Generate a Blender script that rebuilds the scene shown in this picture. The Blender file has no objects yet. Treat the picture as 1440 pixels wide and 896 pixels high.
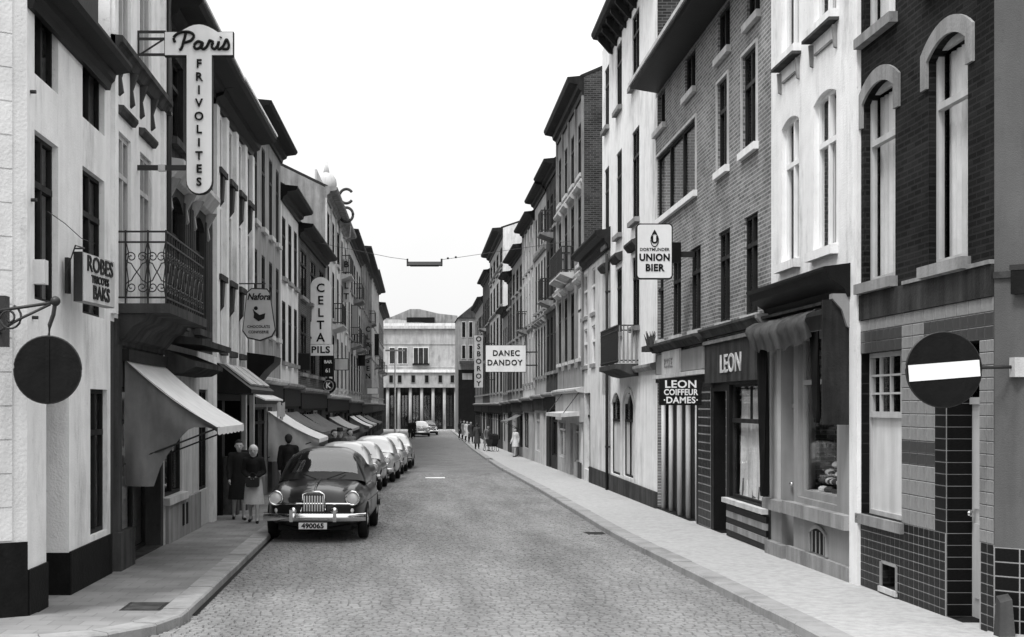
import bpy, bmesh, math, random
import numpy as np
from mathutils import Vector, Matrix

R = random.Random(11)
SC = bpy.context.scene
COL = SC.collection
PI = math.pi
# ------------------------------------------------------------------ camera, sky, sun, exposure
F, CX, CY, EYE = 2000.0, 566.0, 570.0, 2.1          # focal length and optical axis of the old plate camera (1440 px wide frame)
cam = bpy.data.cameras.new('camera'); camo = bpy.data.objects.new('camera', cam); COL.objects.link(camo)
camo.location = (0, 0, EYE); camo.rotation_euler = (PI / 2, 0, 0)
cam.sensor_width = 36; cam.lens = 36 * F / 1440
cam.shift_x = (720 - CX) / 1440; cam.shift_y = (CY - 448) / 1440
cam.clip_end = 3000
SC.camera = camo
SUN_EL, SUN_AZ = math.radians(58), math.radians(215)   # behind the camera, a little to the left, veiled by cloud
wd = bpy.data.worlds.new('World'); SC.world = wd; wd.use_nodes = True
nt = wd.node_tree; nt.nodes.clear()
sky = nt.nodes.new('ShaderNodeTexSky'); sky.sky_type = 'NISHITA'; sky.sun_disc = False
sky.sun_elevation = SUN_EL; sky.sun_rotation = SUN_AZ; sky.dust_density = 4; sky.air_density = 1.5
bw = nt.nodes.new('ShaderNodeRGBToBW')
tc = nt.nodes.new('ShaderNodeTexCoord'); nz = nt.nodes.new('ShaderNodeTexNoise')
nz.inputs['Scale'].default_value = 3.0; nz.inputs['Detail'].default_value = 5
mr = nt.nodes.new('ShaderNodeMapRange'); mr.inputs['To Min'].default_value = 8.4; mr.inputs['To Max'].default_value = 10.8
mx = nt.nodes.new('ShaderNodeMix'); mx.data_type = 'FLOAT'; mx.inputs[0].default_value = 0.95   # a closed cloud cover
bg = nt.nodes.new('ShaderNodeBackground'); bg.inputs['Strength'].default_value = 0.12
wo = nt.nodes.new('ShaderNodeOutputWorld')
sx = nt.nodes.new('ShaderNodeSeparateXYZ'); ov = nt.nodes.new('ShaderNodeMapRange'); om = nt.nodes.new('ShaderNodeMath'); om.operation = 'MULTIPLY'
ov.inputs['From Min'].default_value = 0; ov.inputs['From Max'].default_value = 1; ov.inputs['To Min'].default_value = .36; ov.inputs['To Max'].default_value = 1.0   # standard overcast sky: the zenith brightest
nt.links.new(tc.outputs['Generated'], sx.inputs[0]); nt.links.new(sx.outputs['Z'], ov.inputs['Value'])
nt.links.new(tc.outputs['Generated'], nz.inputs['Vector']); nt.links.new(nz.outputs['Fac'], mr.inputs['Value'])
nt.links.new(sky.outputs[0], bw.inputs[0]); nt.links.new(bw.outputs[0], mx.inputs[2]); nt.links.new(mr.outputs[0], mx.inputs[3])
nt.links.new(mx.outputs[0], om.inputs[0]); nt.links.new(ov.outputs[0], om.inputs[1]); nt.links.new(om.outputs[0], bg.inputs['Color']); nt.links.new(bg.outputs[0], wo.inputs['Surface'])
sl = bpy.data.lights.new('sun', 'SUN'); sl.energy = 1.4; sl.angle = math.radians(14); sl.color = (1, 1, 1)
so = bpy.data.objects.new('sun', sl); COL.objects.link(so)
so.rotation_euler = (PI / 2 - SUN_EL, 0, PI - SUN_AZ)
SC.view_settings.view_transform = 'Standard'; SC.view_settings.look = 'None'
SC.view_settings.exposure = 1.06; SC.view_settings.gamma = 1; SC.view_settings.use_curve_mapping = False
try:
    SC.cycles.use_denoising = True; SC.cycles.max_bounces = 6; SC.cycles.transparent_max_bounces = 12
except Exception: pass

# ------------------------------------------------------------------ plan of the street (x across, y along, metres)
def tab(t):
    xs, ys = zip(*t)
    return lambda d: float(np.interp(d, xs, ys))
XR = tab([(10, 5.5), (22, 5.55), (31, 5.7), (51, 6.1), (96, 6.6), (150, 7.2), (200, 7.6)])
XL = tab([(10, -3.8), (27, -3.8), (45, -3.5), (60, -3.1), (100, -2.6), (165, -2.0), (200, -1.8)])
KR = tab([(0, 3.87), (14, 3.86), (25, 3.74), (42, 3.98), (60, 4.1), (130, 5.3), (175, 5.8)])
KL = tab([(0, -2.24), (14, -2.24), (25, -2.32), (38, -2.3), (48, -2.0), (60, -1.5), (100, -.9), (175, -.3)])
G = tab([(-30, 0.1), (0, 0), (78, -.78), (100, -.95), (400, -.95)])       # the street falls gently away
PAVE = .10
def dp(px, side, off=0.0):                     # distance at which a line of sight meets a house front
    X = XR if side == 'R' else XL
    d = 30.
    for _ in range(40):
        d = abs(X(d) + (-off if side == 'R' else off)) * F / max(abs(px - CX), 1)
    return d
def zp(d, py): return EYE + (CY - py) * d / F
def xp(d, px): return (px - CX) * d / F

# ------------------------------------------------------------------ materials (a black and white photograph: greys only)
M = {}
def gnode(m): return m.node_tree.nodes, m.node_tree.links
def mat(key, v, rough=.8, var=.18, sc=1.4, bump=.15, bsc=60, metal=0, streak=.12, spec=.12, coat=0, grime=0):
    m = bpy.data.materials.new(key); m.use_nodes = True; N, Lk = gnode(m); b = N['Principled BSDF']
    b.inputs['Roughness'].default_value = rough; b.inputs['Metallic'].default_value = metal
    b.inputs['Specular IOR Level'].default_value = spec; b.inputs['Coat Weight'].default_value = coat
    b.inputs['Coat Roughness'].default_value = .06
    t = N.new('ShaderNodeTexCoord')
    n1 = N.new('ShaderNodeTexNoise'); n1.inputs['Scale'].default_value = sc; n1.inputs['Detail'].default_value = 6; n1.inputs['Roughness'].default_value = .65
    mp = N.new('ShaderNodeMapping'); mp.inputs['Scale'].default_value = (3.5, 3.5, .35)
    n2 = N.new('ShaderNodeTexNoise'); n2.inputs['Scale'].default_value = 1.3; n2.inputs['Detail'].default_value = 5
    Lk.new(t.outputs['Object'], n1.inputs['Vector']); Lk.new(t.outputs['Object'], mp.inputs[0]); Lk.new(mp.outputs[0], n2.inputs['Vector'])
    r1 = N.new('ShaderNodeMapRange'); r1.inputs[1].default_value = .3; r1.inputs[2].default_value = .7
    r1.inputs[3].default_value = v * (1 - var); r1.inputs[4].default_value = v * (1 + var * .6)
    r2 = N.new('ShaderNodeMapRange'); r2.inputs[1].default_value = .35; r2.inputs[2].default_value = .65
    r2.inputs[3].default_value = 1 - streak * 1.6; r2.inputs[4].default_value = 1 + streak * .4
    Lk.new(n1.outputs['Fac'], r1.inputs[0]); Lk.new(n2.outputs['Fac'], r2.inputs[0])
    mu = N.new('ShaderNodeMath'); mu.operation = 'MULTIPLY'; mu.use_clamp = True
    Lk.new(r1.outputs[0], mu.inputs[0]); Lk.new(r2.outputs[0], mu.inputs[1]); Lk.new(mu.outputs[0], b.inputs['Base Color'])
    if grime:                                     # soot, old patches and runs of rain
        n4 = N.new('ShaderNodeTexNoise'); n4.inputs['Scale'].default_value = .9; n4.inputs['Detail'].default_value = 12; n4.inputs['Roughness'].default_value = .75
        m4 = N.new('ShaderNodeMapping'); m4.inputs['Scale'].default_value = (1.6, 1.6, .5); m4.inputs['Location'].default_value = (3.1, 1.7, .4)
        Lk.new(t.outputs['Object'], m4.inputs[0]); Lk.new(m4.outputs[0], n4.inputs['Vector'])
        r4 = N.new('ShaderNodeMapRange'); r4.inputs[1].default_value = .50; r4.inputs[2].default_value = .66; r4.inputs[3].default_value = 1; r4.inputs[4].default_value = 1 - grime
        Lk.new(n4.outputs['Fac'], r4.inputs[0])
        n5 = N.new('ShaderNodeTexNoise'); n5.inputs['Scale'].default_value = 7; n5.inputs['Detail'].default_value = 8; n5.inputs['Roughness'].default_value = .8
        Lk.new(t.outputs['Object'], n5.inputs['Vector'])
        r5 = N.new('ShaderNodeMapRange'); r5.inputs[1].default_value = .60; r5.inputs[2].default_value = .72; r5.inputs[3].default_value = 1; r5.inputs[4].default_value = 1 - grime * 1.3
        Lk.new(n5.outputs['Fac'], r5.inputs[0])
        u1 = N.new('ShaderNodeMath'); u1.operation = 'MULTIPLY'; u2 = N.new('ShaderNodeMath'); u2.operation = 'MULTIPLY'
        Lk.new(mu.outputs[0], u1.inputs[0]); Lk.new(r4.outputs[0], u1.inputs[1]); Lk.new(u1.outputs[0], u2.inputs[0]); Lk.new(r5.outputs[0], u2.inputs[1]); Lk.new(u2.outputs[0], b.inputs['Base Color'])
    if bump:
        n3 = N.new('ShaderNodeTexNoise'); n3.inputs['Scale'].default_value = bsc; n3.inputs['Detail'].default_value = 3
        Lk.new(t.outputs['Object'], n3.inputs['Vector'])
        bp = N.new('ShaderNodeBump'); bp.inputs['Strength'].default_value = bump; bp.inputs['Distance'].default_value = .02
        Lk.new(n3.outputs['Fac'], bp.inputs['Height']); Lk.new(bp.outputs[0], b.inputs['Normal'])
    M[key] = m
    return m
def brick(key, v, mortar, bw_=.21, bh=.065, var=.35, rough=.85, bump=.7, msize=.012, dirt=.35):
    m = bpy.data.materials.new(key); m.use_nodes = True; N, Lk = gnode(m); b = N['Principled BSDF']
    b.inputs['Roughness'].default_value = rough; b.inputs['Specular IOR Level'].default_value = .08
    t = N.new('ShaderNodeTexCoord'); s = N.new('ShaderNodeSeparateXYZ'); a = N.new('ShaderNodeMath'); a.operation = 'ADD'; c = N.new('ShaderNodeCombineXYZ')
    Lk.new(t.outputs['Object'], s.inputs[0]); Lk.new(s.outputs[0], a.inputs[0]); Lk.new(s.outputs[1], a.inputs[1])
    Lk.new(a.outputs[0], c.inputs[0]); Lk.new(s.outputs[2], c.inputs[1])
    k = N.new('ShaderNodeTexBrick'); Lk.new(c.outputs[0], k.inputs['Vector'])
    k.inputs['Scale'].default_value = 1; k.inputs['Brick Width'].default_value = bw_; k.inputs['Row Height'].default_value = bh
    k.inputs['Mortar Size'].default_value = msize; k.inputs['Mortar Smooth'].default_value = .3; k.inputs['Bias'].default_value = 0
    lo, hi = v * (1 - var), v * (1 + var)
    k.inputs['Color1'].default_value = (lo, lo, lo, 1); k.inputs['Color2'].default_value = (hi, hi, hi, 1)
    k.inputs['Mortar'].default_value = (mortar,) * 3 + (1,)
    n = N.new('ShaderNodeTexNoise'); n.inputs['Scale'].default_value = 1.1; n.inputs['Detail'].default_value = 6
    Lk.new(t.outputs['Object'], n.inputs['Vector'])
    r = N.new('ShaderNodeMapRange'); r.inputs[1].default_value = .3; r.inputs[2].default_value = .7; r.inputs[3].default_value = 1 - dirt; r.inputs[4].default_value = 1 + dirt * .5
    Lk.new(n.outputs['Fac'], r.inputs[0])
    mu = N.new('ShaderNodeVectorMath'); mu.operation = 'SCALE'
    Lk.new(k.outputs['Color'], mu.inputs[0]); Lk.new(r.outputs[0], mu.inputs['Scale']); Lk.new(mu.outputs[0], b.inputs['Base Color'])
    bp = N.new('ShaderNodeBump'); bp.inputs['Strength'].default_value = bump; bp.inputs['Distance'].default_value = .012; bp.invert = True
    Lk.new(k.outputs['Fac'], bp.inputs['Height']); Lk.new(bp.outputs[0], b.inputs['Normal'])
    M[key] = m
    return m
def glassmat(key, tint=.75, refl=.07):
    m = bpy.data.materials.new(key); m.use_nodes = True; N, Lk = gnode(m); N.clear()
    o = N.new('ShaderNodeOutputMaterial'); mix = N.new('ShaderNodeMixShader'); tr = N.new('ShaderNodeBsdfTransparent'); gl = N.new('ShaderNodeBsdfGlossy')
    tr.inputs[0].default_value = (tint,) * 3 + (1,); gl.inputs['Roughness'].default_value = .03; gl.inputs[0].default_value = (1, 1, 1, 1)
    lw = N.new('ShaderNodeLayerWeight'); lw.inputs[0].default_value = .5
    p = N.new('ShaderNodeMath'); p.operation = 'POWER'; p.inputs[1].default_value = 16.0
    ma = N.new('ShaderNodeMath'); ma.operation = 'MULTIPLY_ADD'; ma.inputs[1].default_value = .9; ma.inputs[2].default_value = refl; ma.use_clamp = True
    t = N.new('ShaderNodeTexCoord'); n = N.new('ShaderNodeTexNoise'); n.inputs['Scale'].default_value = 1.7
    bp = N.new('ShaderNodeBump'); bp.inputs['Strength'].default_value = .05; bp.inputs['Distance'].default_value = .05
    Lk.new(t.outputs['Object'], n.inputs['Vector']); Lk.new(n.outputs['Fac'], bp.inputs['Height']); Lk.new(bp.outputs[0], gl.inputs['Normal'])
    Lk.new(lw.outputs['Facing'], p.inputs[0]); Lk.new(p.outputs[0], ma.inputs[0]); Lk.new(ma.outputs[0], mix.inputs[0])
    Lk.new(tr.outputs[0], mix.inputs[1]); Lk.new(gl.outputs[0], mix.inputs[2]); Lk.new(mix.outputs[0], o.inputs[0])
    M[key] = m
    return m
mat('white_render', .80, .85, .11, 2.2, .3, 40, streak=.05, grime=0.34)
mat('white_old', .68, .85, .16, 1.1, .3, 30, streak=.08, grime=0.42)
mat('cream', 0.42, .85, .18, 1.2, .25, 30, streak=.1, grime=0.35)
mat('stone', 0.28, .85, .2, 1.5, .3, 30, streak=.2, grime=0.35)
mat('stone_pale', .55, .85, .15, 2, .3, 50, streak=.12, grime=0.25)
mat('stone_dark', 0.07, .85, .3, 1.5, .3, 30, streak=.25, grime=0.3, spec=.05)
mat('grey_render', 0.11, .9, .12, 2, .25, 80, streak=.12, grime=0.25, spec=.05)
mat('grey_paint', 0.27, .6, .1, 2, .1, 60, streak=.1)
mat('mid_render', .30, .85, .2, 1.2, .2, 40, streak=.2, grime=0.3)
mat('tar', 0.012, .6, .35, 4, .3, 30, streak=.1, spec=.05, grime=0.3)
mat('black_paint', 0.011, .5, .3, 3, .15, 40, streak=.1, spec=.08)
mat('dark_wood', .026, .55, .3, 5, .2, 40, streak=.25, spec=.06)
mat('timber_grey', 0.05, .7, .25, 3, .3, 40, streak=.35, grime=0.3, spec=.06)
mat('white_paint', .78, .5, .06, 3, .05, 60, streak=.06)
mat('grey_wood', .45, .6, .1, 3, .1, 60, streak=.12)
mat('iron', 0.012, .5, .2, 8, .1, 60, spec=.5, streak=0)
mat('slate', 0.03, .6, .3, 3, .3, 20)
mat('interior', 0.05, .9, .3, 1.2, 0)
mat('curtain', 0.8, .9, .12, 3, .1, 30, streak=.2)
mat('board_pale', .60, .75, .1, 2, .1, 40, streak=.15)
mat('sign_white', .82, .4, .05, 3, .03, 40, streak=.05)
mat('sign_black', 0.012, .4, .15, 3, .03, 40, streak=.05)
mat('sign_grey', .3, .5, .1, 3, .03, 40, streak=.05)
mat('canvas_dark', 0.17, .95, .15, 3, .35, 220, streak=.12, grime=0.15)
mat('canvas_faded', .085, .95, .3, 5, .35, 220, streak=.3, grime=.3)
mat('canvas_white', .75, .9, .06, 3, .2, 220, streak=.05)
mat('canvas_pale', .45, .9, .1, 3, .3, 200, streak=.1)
mat('sett', 0.212, .75, .12, 14, .15, 90, streak=0, spec=.4)
mat('kerb', 0.3, .8, .2, 3, .35, 50, streak=0, grime=0.3)
mat('pavement', 0.2, .85, .22, 1.6, .35, 90, streak=0)
mat('pavement_pale', 0.40, .85, .22, 9, .5, 90, streak=0, grime=.08)  # paler, finely mottled tone for the right pavement
mat('earth', .25, .9, .2, .2, .2, 5, streak=0)
mat('tile_dark', .007, .38, .5, 7, .03, 10, spec=.10, streak=0)
mat('tile_light', 0.27, .35, .22, 4, .04, 20, spec=.5, streak=.15, grime=0.25)
mat('tile_mid', 0.05, .3, .22, 4, .04, 20, spec=.5, streak=.1)
mat('joint_pale', .30, .9, .2, 4, .2, 60)
mat('joint_dark', .06, .9, .2, 4, .2, 60)
mat('chrome', .75, .12, .02, 2, 0, metal=1, streak=0)
mat('tyre', .02, .8, .1, 4, .1, 30, streak=0)
mat('rubber', .015, .7, .1, 4, 0, streak=0)
mat('lamp_glass', .7, .08, .02, 3, 0, spec=.8, coat=1, streak=0)
for k_, v_ in (('car_black', .012), ('car_dark', .035), ('car_grey', .16), ('car_pale', .52), ('car_cream', .66), ('car_white', .76), ('car_mid', .3)):
    mat(k_, v_, .3, .06, 5, 0, streak=0, spec=.12 if v_ < .1 else .4, coat=.45 if v_ < .1 else .8)
mat('skin', .42, .6, .06, 6, .05, 60, streak=0)
mat('hair_dark', .03, .6, .2, 20, .2, 80, streak=0)
mat('cloth_black', .02, .9, .2, 8, .3, 120, streak=.1)
mat('cloth_dark', .06, .9, .2, 8, .3, 120, streak=.1)
mat('cloth_mid', .2, .9, .2, 8, .3, 120, streak=.1)
mat('cloth_pale', .6, .9, .12, 8, .3, 120, streak=.1)
mat('cloth_white', .8, .9, .08, 8, .2, 120, streak=.06)
mat('leather', .03, .4, .2, 8, .1, 60, streak=0)
mat('goods_pale', .7, .6, .2, 9, .2, 30)
mat('goods_dark', .08, .6, .4, 9, .2, 30)
glassmat('glass', .94, .025); glassmat('shop_glass', .95, .09); glassmat('car_glass', .8, .12)
brick('brick_grey', .19, .40, .21, .066, .3, bump=.9, msize=.011)
brick('brick_dark', .05, .12, .21, .068, .45, bump=1)
brick('dark_brick', .013, .024, .21, .066, .5, bump=.6, dirt=.6)
brick('brick_mid', .2, .3, .21, .068, .25)
brick('brick_brown', .08, .15, .21, .068, .3)
brick('road_setts', .225, .13, .13, .10, .15, bump=.8, msize=.014, dirt=.25)
brick('flags', .23, .18, .30, .30, .07, bump=.2, msize=.008, dirt=.3)
# the road and the flagged pavement use x/y, not x/z
for q_ in ('road_setts', 'flags'):
    _n, _l = gnode(M[q_]); _k = [q for q in _n if q.type == 'TEX_BRICK'][0]; _t = [q for q in _n if q.type == 'TEX_COORD'][0]
    _l.new(_t.outputs['Object'], _k.inputs['Vector'])

# ------------------------------------------------------------------ mesh collector
class MB:
    def __init__(s): s.v = []; s.f = []; s.sm = False
    def add(s, vs, fs):
        n = len(s.v); s.v += [tuple(p) for p in vs]; s.f += [tuple(i + n for i in f) for f in fs]; return s
    def quad(s, *p): return s.add(p, [tuple(range(len(p)))])
    def box(s, x0, x1, y0, y1, z0, z1):
        return s.add([(x0, y0, z0), (x1, y0, z0), (x1, y1, z0), (x0, y1, z0), (x0, y0, z1), (x1, y0, z1), (x1, y1, z1), (x0, y1, z1)],
                     [(0, 3, 2, 1), (4, 5, 6, 7), (0, 1, 5, 4), (1, 2, 6, 5), (2, 3, 7, 6), (3, 0, 4, 7)])
    def prx(s, prof, x0, x1):                     # (y, z) profile drawn along x
        n = len(prof)
        vs = [(x0, a, b) for a, b in prof] + [(x1, a, b) for a, b in prof]
        return s.add(vs, [tuple(range(n)), tuple(range(2 * n - 1, n - 1, -1))] + [(i, (i + 1) % n, (i + 1) % n + n, i + n) for i in range(n)])
    def pry(s, prof, y0, y1):                     # (x, z) outline drawn along y
        n = len(prof)
        vs = [(a, y0, b) for a, b in prof] + [(a, y1, b) for a, b in prof]
        return s.add(vs, [tuple(range(n)), tuple(range(2 * n - 1, n - 1, -1))] + [(i, (i + 1) % n, (i + 1) % n + n, i + n) for i in range(n)])
    def band(s, A, B, y0, y1):                    # strip between two (x, z) polylines, with thickness along y
        for i in range(len(A) - 1):
            s.pry([A[i], A[i + 1], B[i + 1], B[i]], y0, y1)
        return s
    def tube(s, pts, r, n=6, r1=None):
        pts = [Vector(p) for p in pts]; m = len(pts); base = len(s.v)
        for i, p in enumerate(pts):
            d = (pts[min(i + 1, m - 1)] - pts[max(i - 1, 0)])
            d = d.normalized() if d.length > 1e-9 else Vector((0, 0, 1))
            a = d.orthogonal().normalized() if abs(d.z) > .99 else d.cross(Vector((0, 0, 1))).normalized()
            b = d.cross(a); rr = r if r1 is None else r + (r1 - r) * i / (m - 1)
            for k in range(n):
                t = 2 * PI * k / n; s.v.append(tuple(p + (a * math.cos(t) + b * math.sin(t)) * rr))
        for i in range(m - 1):
            for k in range(n):
                s.f.append((base + i * n + k, base + i * n + (k + 1) % n, base + (i + 1) * n + (k + 1) % n, base + (i + 1) * n + k))
        s.f.append(tuple(base + k for k in range(n))); s.f.append(tuple(base + (m - 1) * n + k for k in range(n)))
        return s
    def cyl(s, p0, p1, r, n=16, r1=None): return s.tube([p0, p1], r, n, r1)
    def sphere(s, c, r, n=10, m=7, sq=(1, 1, 1)):
        base = len(s.v)
        for j in range(m + 1):
            ph = PI * j / m - PI / 2
            for k in range(n):
                t = 2 * PI * k / n
                s.v.append((c[0] + r * sq[0] * math.cos(ph) * math.cos(t), c[1] + r * sq[1] * math.cos(ph) * math.sin(t), c[2] + r * sq[2] * math.sin(ph)))
        for j in range(m):
            for k in range(n):
                s.f.append((base + j * n + k, base + j * n + (k + 1) % n, base + (j + 1) * n + (k + 1) % n, base + (j + 1) * n + k))
        return s
    def grid(s, P):                               # P[i][j] points
        base = len(s.v); a, b = len(P), len(P[0])
        for row in P: s.v += [tuple(p) for p in row]
        for i in range(a - 1):
            for j in range(b - 1):
                s.f.append((base + i * b + j, base + i * b + j + 1, base + (i + 1) * b + j + 1, base + (i + 1) * b + j))
        return s
    def xf(s, fn): s.v = [tuple(fn(p)) for p in s.v]; return s
    def build(s, name, m, parent=None, smooth=False, recalc=True, loc=None, rot=None):
        me = bpy.data.meshes.new(name); me.from_pydata(s.v, [], s.f)
        if recalc:
            b = bmesh.new(); b.from_mesh(me); bmesh.ops.remove_doubles(b, verts=b.verts, dist=1e-5)
            bmesh.ops.recalc_face_normals(b, faces=b.faces); b.to_mesh(me); b.free()
        me.materials.append(M[m] if isinstance(m, str) else m)
        return link(name, me, parent, smooth, loc, rot)
def link(name, me, parent=None, smooth=False, loc=None, rot=None):
    if smooth: me.polygons.foreach_set('use_smooth', [True] * len(me.polygons))
    o = bpy.data.objects.new(name, me); COL.objects.link(o)
    if parent: o.parent = parent
    if loc: o.location = loc
    if rot: o.rotation_euler = rot
    return o
def tag(o, label=None, cat=None, group=None, kind=None):
    if label: o['label'] = label
    if cat: o['category'] = cat
    if group: o['group'] = group
    if kind: o['kind'] = kind
    return o
def empty(name, loc, rz=0, label=None, cat=None, group=None):
    o = bpy.data.objects.new(name, None); COL.objects.link(o); o.location = loc; o.rotation_euler = (0, 0, rz)
    o.empty_display_size = .2
    return tag(o, label, cat, group)
def evaluate(o):
    dg = bpy.context.evaluated_depsgraph_get(); dg.update()
    return bpy.data.meshes.new_from_object(o.evaluated_get(dg))
def lettering(text, size, m, parent, loc, rot, bold=0, depth=.008, spacing=1.0, sx=1.0, line=1.0, shear=0, name='lettering'):
    c = bpy.data.curves.new('letters', 'FONT'); c.body = text; c.size = size; c.align_x = 'CENTER'; c.align_y = 'CENTER'
    c.extrude = depth; c.offset = bold; c.space_character = spacing; c.space_line = line; c.shear = shear; c.resolution_u = 3
    t = bpy.data.objects.new('letters', c); COL.objects.link(t)
    me = evaluate(t); bpy.data.objects.remove(t); me.materials.clear(); me.materials.append(M[m])
    o = link(name, me, parent, False, loc, rot); o.scale = (sx, 1, 1)
    return o
FRONT = (PI / 2, 0, 0)                            # lettering that faces the camera's end of the street

# ------------------------------------------------------------------ house fronts
# local frame of every house: u along the street (away from the camera), v out towards the street, z up
class House:
    def __init__(s, name, label, side, D0, D1, zt, wall='white_render', depth=8, side_mat=None, roof=2.6, cat='building', back=True):
        s.side = side; s.sg = 1 if side == 'R' else -1; X = XR if side == 'R' else XL
        s.D0, s.D1 = D0, D1; A = Vector((X(D0), D0)); B = Vector((X(D1), D1)); s.A = A
        s.L = (B - A).length; s.zb = G((D0 + D1) / 2) + PAVE - .02; s.zt = zt; s.depth = depth
        s.g0 = min(G(D0), G(D1)) - .1; s.wall = wall; s.side_mat = side_mat or wall; s.ridge = roof
        d = B - A; s.root = empty(name, (A.x, A.y, s.zb), math.atan2(d.y, d.x), label, cat); s.ops = []; s.mats = {}
    def U(s, D): return (D - s.D0) / (s.D1 - s.D0) * s.L
    def UP(s, px): return s.U(dp(px, s.side))
    def part(s, mb, name, m, parent=None, smooth=False):
        mb.xf(lambda p: (p[0], s.sg * p[1], p[2] - s.zb))
        return mb.build(name, m, parent or s.root, smooth)
    def gz(s, u): return G(s.D0 + u / s.L * (s.D1 - s.D0)) + PAVE
    def opening(s, u0, u1, z0, z1, arch=0, rev=.1):
        o = dict(u0=u0, u1=u1, z0=z0, z1=z1, arch=arch, rev=rev); s.ops.append(o); return o
    def finish(s, cornice=None, z_split=None, low=None, plinth=None, roofmat='slate'):
        us = sorted({0., s.L} | {o['u0'] for o in s.ops} | {o['u1'] for o in s.ops})
        zs = {s.g0, s.zt} | {o['z0'] for o in s.ops} | {o['z1'] for o in s.ops}
        if z_split: zs.add(z_split)
        zs = sorted(zs); hi, lo = MB(), MB()
        for i in range(len(us) - 1):
            for j in range(len(zs) - 1):
                um, zm = (us[i] + us[i + 1]) / 2, (zs[j] + zs[j + 1]) / 2
                if any(o['u0'] < um < o['u1'] and o['z0'] < zm < o['z1'] for o in s.ops): continue
                t = lo if (z_split and zm < z_split) else hi
                t.quad((us[i], 0, zs[j]), (us[i + 1], 0, zs[j]), (us[i + 1], 0, zs[j + 1]), (us[i], 0, zs[j + 1]))
        for o in s.ops:
            t = lo if (z_split and (o['z0'] + o['z1']) / 2 < z_split) else hi
            a, b, c, d, r = o['u0'], o['u1'], o['z0'], o['z1'], -o['rev']
            sp = d - o['arch']
            t.quad((a, 0, c), (a, r, c), (a, r, sp), (a, 0, sp)); t.quad((b, 0, c), (b, r, c), (b, r, sp), (b, 0, sp))
            t.quad((a, 0, c), (b, 0, c), (b, r, c), (a, r, c))
            if not o['arch']: t.quad((a, 0, d), (b, 0, d), (b, r, d), (a, r, d))
            else:
                cv = arch_pts(a, b, sp, o['arch'], 10)
                for (p, q) in zip(cv[:-1], cv[1:]):
                    t.quad((p[0], 0, p[1]), (q[0], 0, q[1]), (q[0], 0, d), (p[0], 0, d))
                    t.quad((p[0], 0, p[1]), (q[0], 0, q[1]), (q[0], r, q[1]), (p[0], r, p[1]))
        s.part(hi, 'wall', s.wall)
        if z_split and lo.f: s.part(lo, 'ground_floor_wall', low or s.wall)
        w = s.depth; sd = MB(); e = .0
        for u, k in ((.004, 0), (s.L - .004, 1)):
            sd.quad((u, -.004, s.g0), (u, -w, s.g0), (u, -w, s.zt), (u, -w / 2, s.zt + s.ridge), (u, -.004, s.zt))
        sd.quad((0, -w, s.g0), (s.L, -w, s.g0), (s.L, -w, s.zt), (0, -w, s.zt))
        s.part(sd, 'side_wall', s.side_mat)
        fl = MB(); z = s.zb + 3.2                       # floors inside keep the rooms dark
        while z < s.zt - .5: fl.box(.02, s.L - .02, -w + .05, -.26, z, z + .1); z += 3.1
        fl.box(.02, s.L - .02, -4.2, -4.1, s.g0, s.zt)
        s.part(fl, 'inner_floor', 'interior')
        rf = MB()
        for v0, v1 in ((.12, -w / 2), (-w - .12, -w / 2)):
            k = s.ridge / (w / 2); zl = s.zt - .12 * k
            rf.prx([(v0, zl + .02), (v1, s.zt + s.ridge + .02), (v1, s.zt + s.ridge + .12), (v0, zl + .12)], .006, s.L - .006)
        s.part(rf, 'roof', roofmat)
        if plinth:
            zt_, m_, th = plinth; gaps = sorted([(o['u0'], o['u1']) for o in s.ops if o['z0'] < zt_ - .05]); u = 0.; mb = MB()
            for a, b in gaps + [(s.L, s.L)]:
                if a - u > .05: mb.box(u + .002, a, .0, th, s.g0, zt_)
                u = max(u, b)
            if mb.f: s.part(mb, 'plinth', m_)
        if cornice: s.cornice(s.zt, **cornice)
    def cornice(s, zt, proj=.5, h=.5, m='dark_wood', u0=None, u1=None, brackets=0, bm=None, lip=None, ends=.0):
        u0 = -ends if u0 is None else u0; u1 = s.L + ends if u1 is None else u1
        p = [(0, zt - h), (.06, zt - h), (.08, zt - h * .75), (proj * .35, zt - h * .62), (proj * .4, zt - h * .4), (proj * .9, zt - h * .3), (proj, zt - h * .12), (proj, zt), (0, zt + .05)]
        c = s.part(MB().prx([(a + .002, b) for a, b in p], u0, u1), 'cornice', m)
        if lip: s.part(MB().box(u0 - .01, u1 + .01, proj - .06, proj + .03, zt, zt + .05), 'gutter', lip, c)
        if brackets:
            n = int(brackets)
            for i in range(n):
                u = u0 + (i + .5) * (u1 - u0) / n
                s.part(MB().prx([(.004, zt - h * 1.25), (.1, zt - h * 1.2), (proj * .75, zt - h * .55), (proj * .75, zt - h * .32), (.004, zt - h * .32)], u - .06, u + .06), 'bracket', bm or m, c)
        return c
    def window(s, o, fm='white_paint', mull=1, tr=.68, glass='glass', cur=None, sill=None, sur=None, fw=.055, bars=None, lower=None, name='window', near=True, blind=0):
        a, b, c, d, r = o['u0'], o['u1'], o['z0'], o['z1'], -o['rev']
        f = MB(); f.box(a, a + fw, r, r + .06, c, d); f.box(b - fw, b, r, r + .06, c, d); f.box(a + fw, b - fw, r, r + .06, c, c + fw); f.box(a + fw, b - fw, r, r + .06, d - fw, d)
        us = [a + fw, b - fw]; zs = [c + fw, d - fw]
        if tr: zt = c + (d - c) * tr; f.box(a + fw, b - fw, r, r + .075, zt - .035, zt + .035); zs = [c + fw, zt - .035, zt + .035, d - fw]
        else: zs = [c + fw, d - fw]
        if mull:
            for k in range(mull):
                um = a + fw + (b - a - 2 * fw) * (k + 1) / (mull + 1); f.box(um - .03, um + .03, r + .002, r + .07, c + fw, d - fw)
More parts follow.
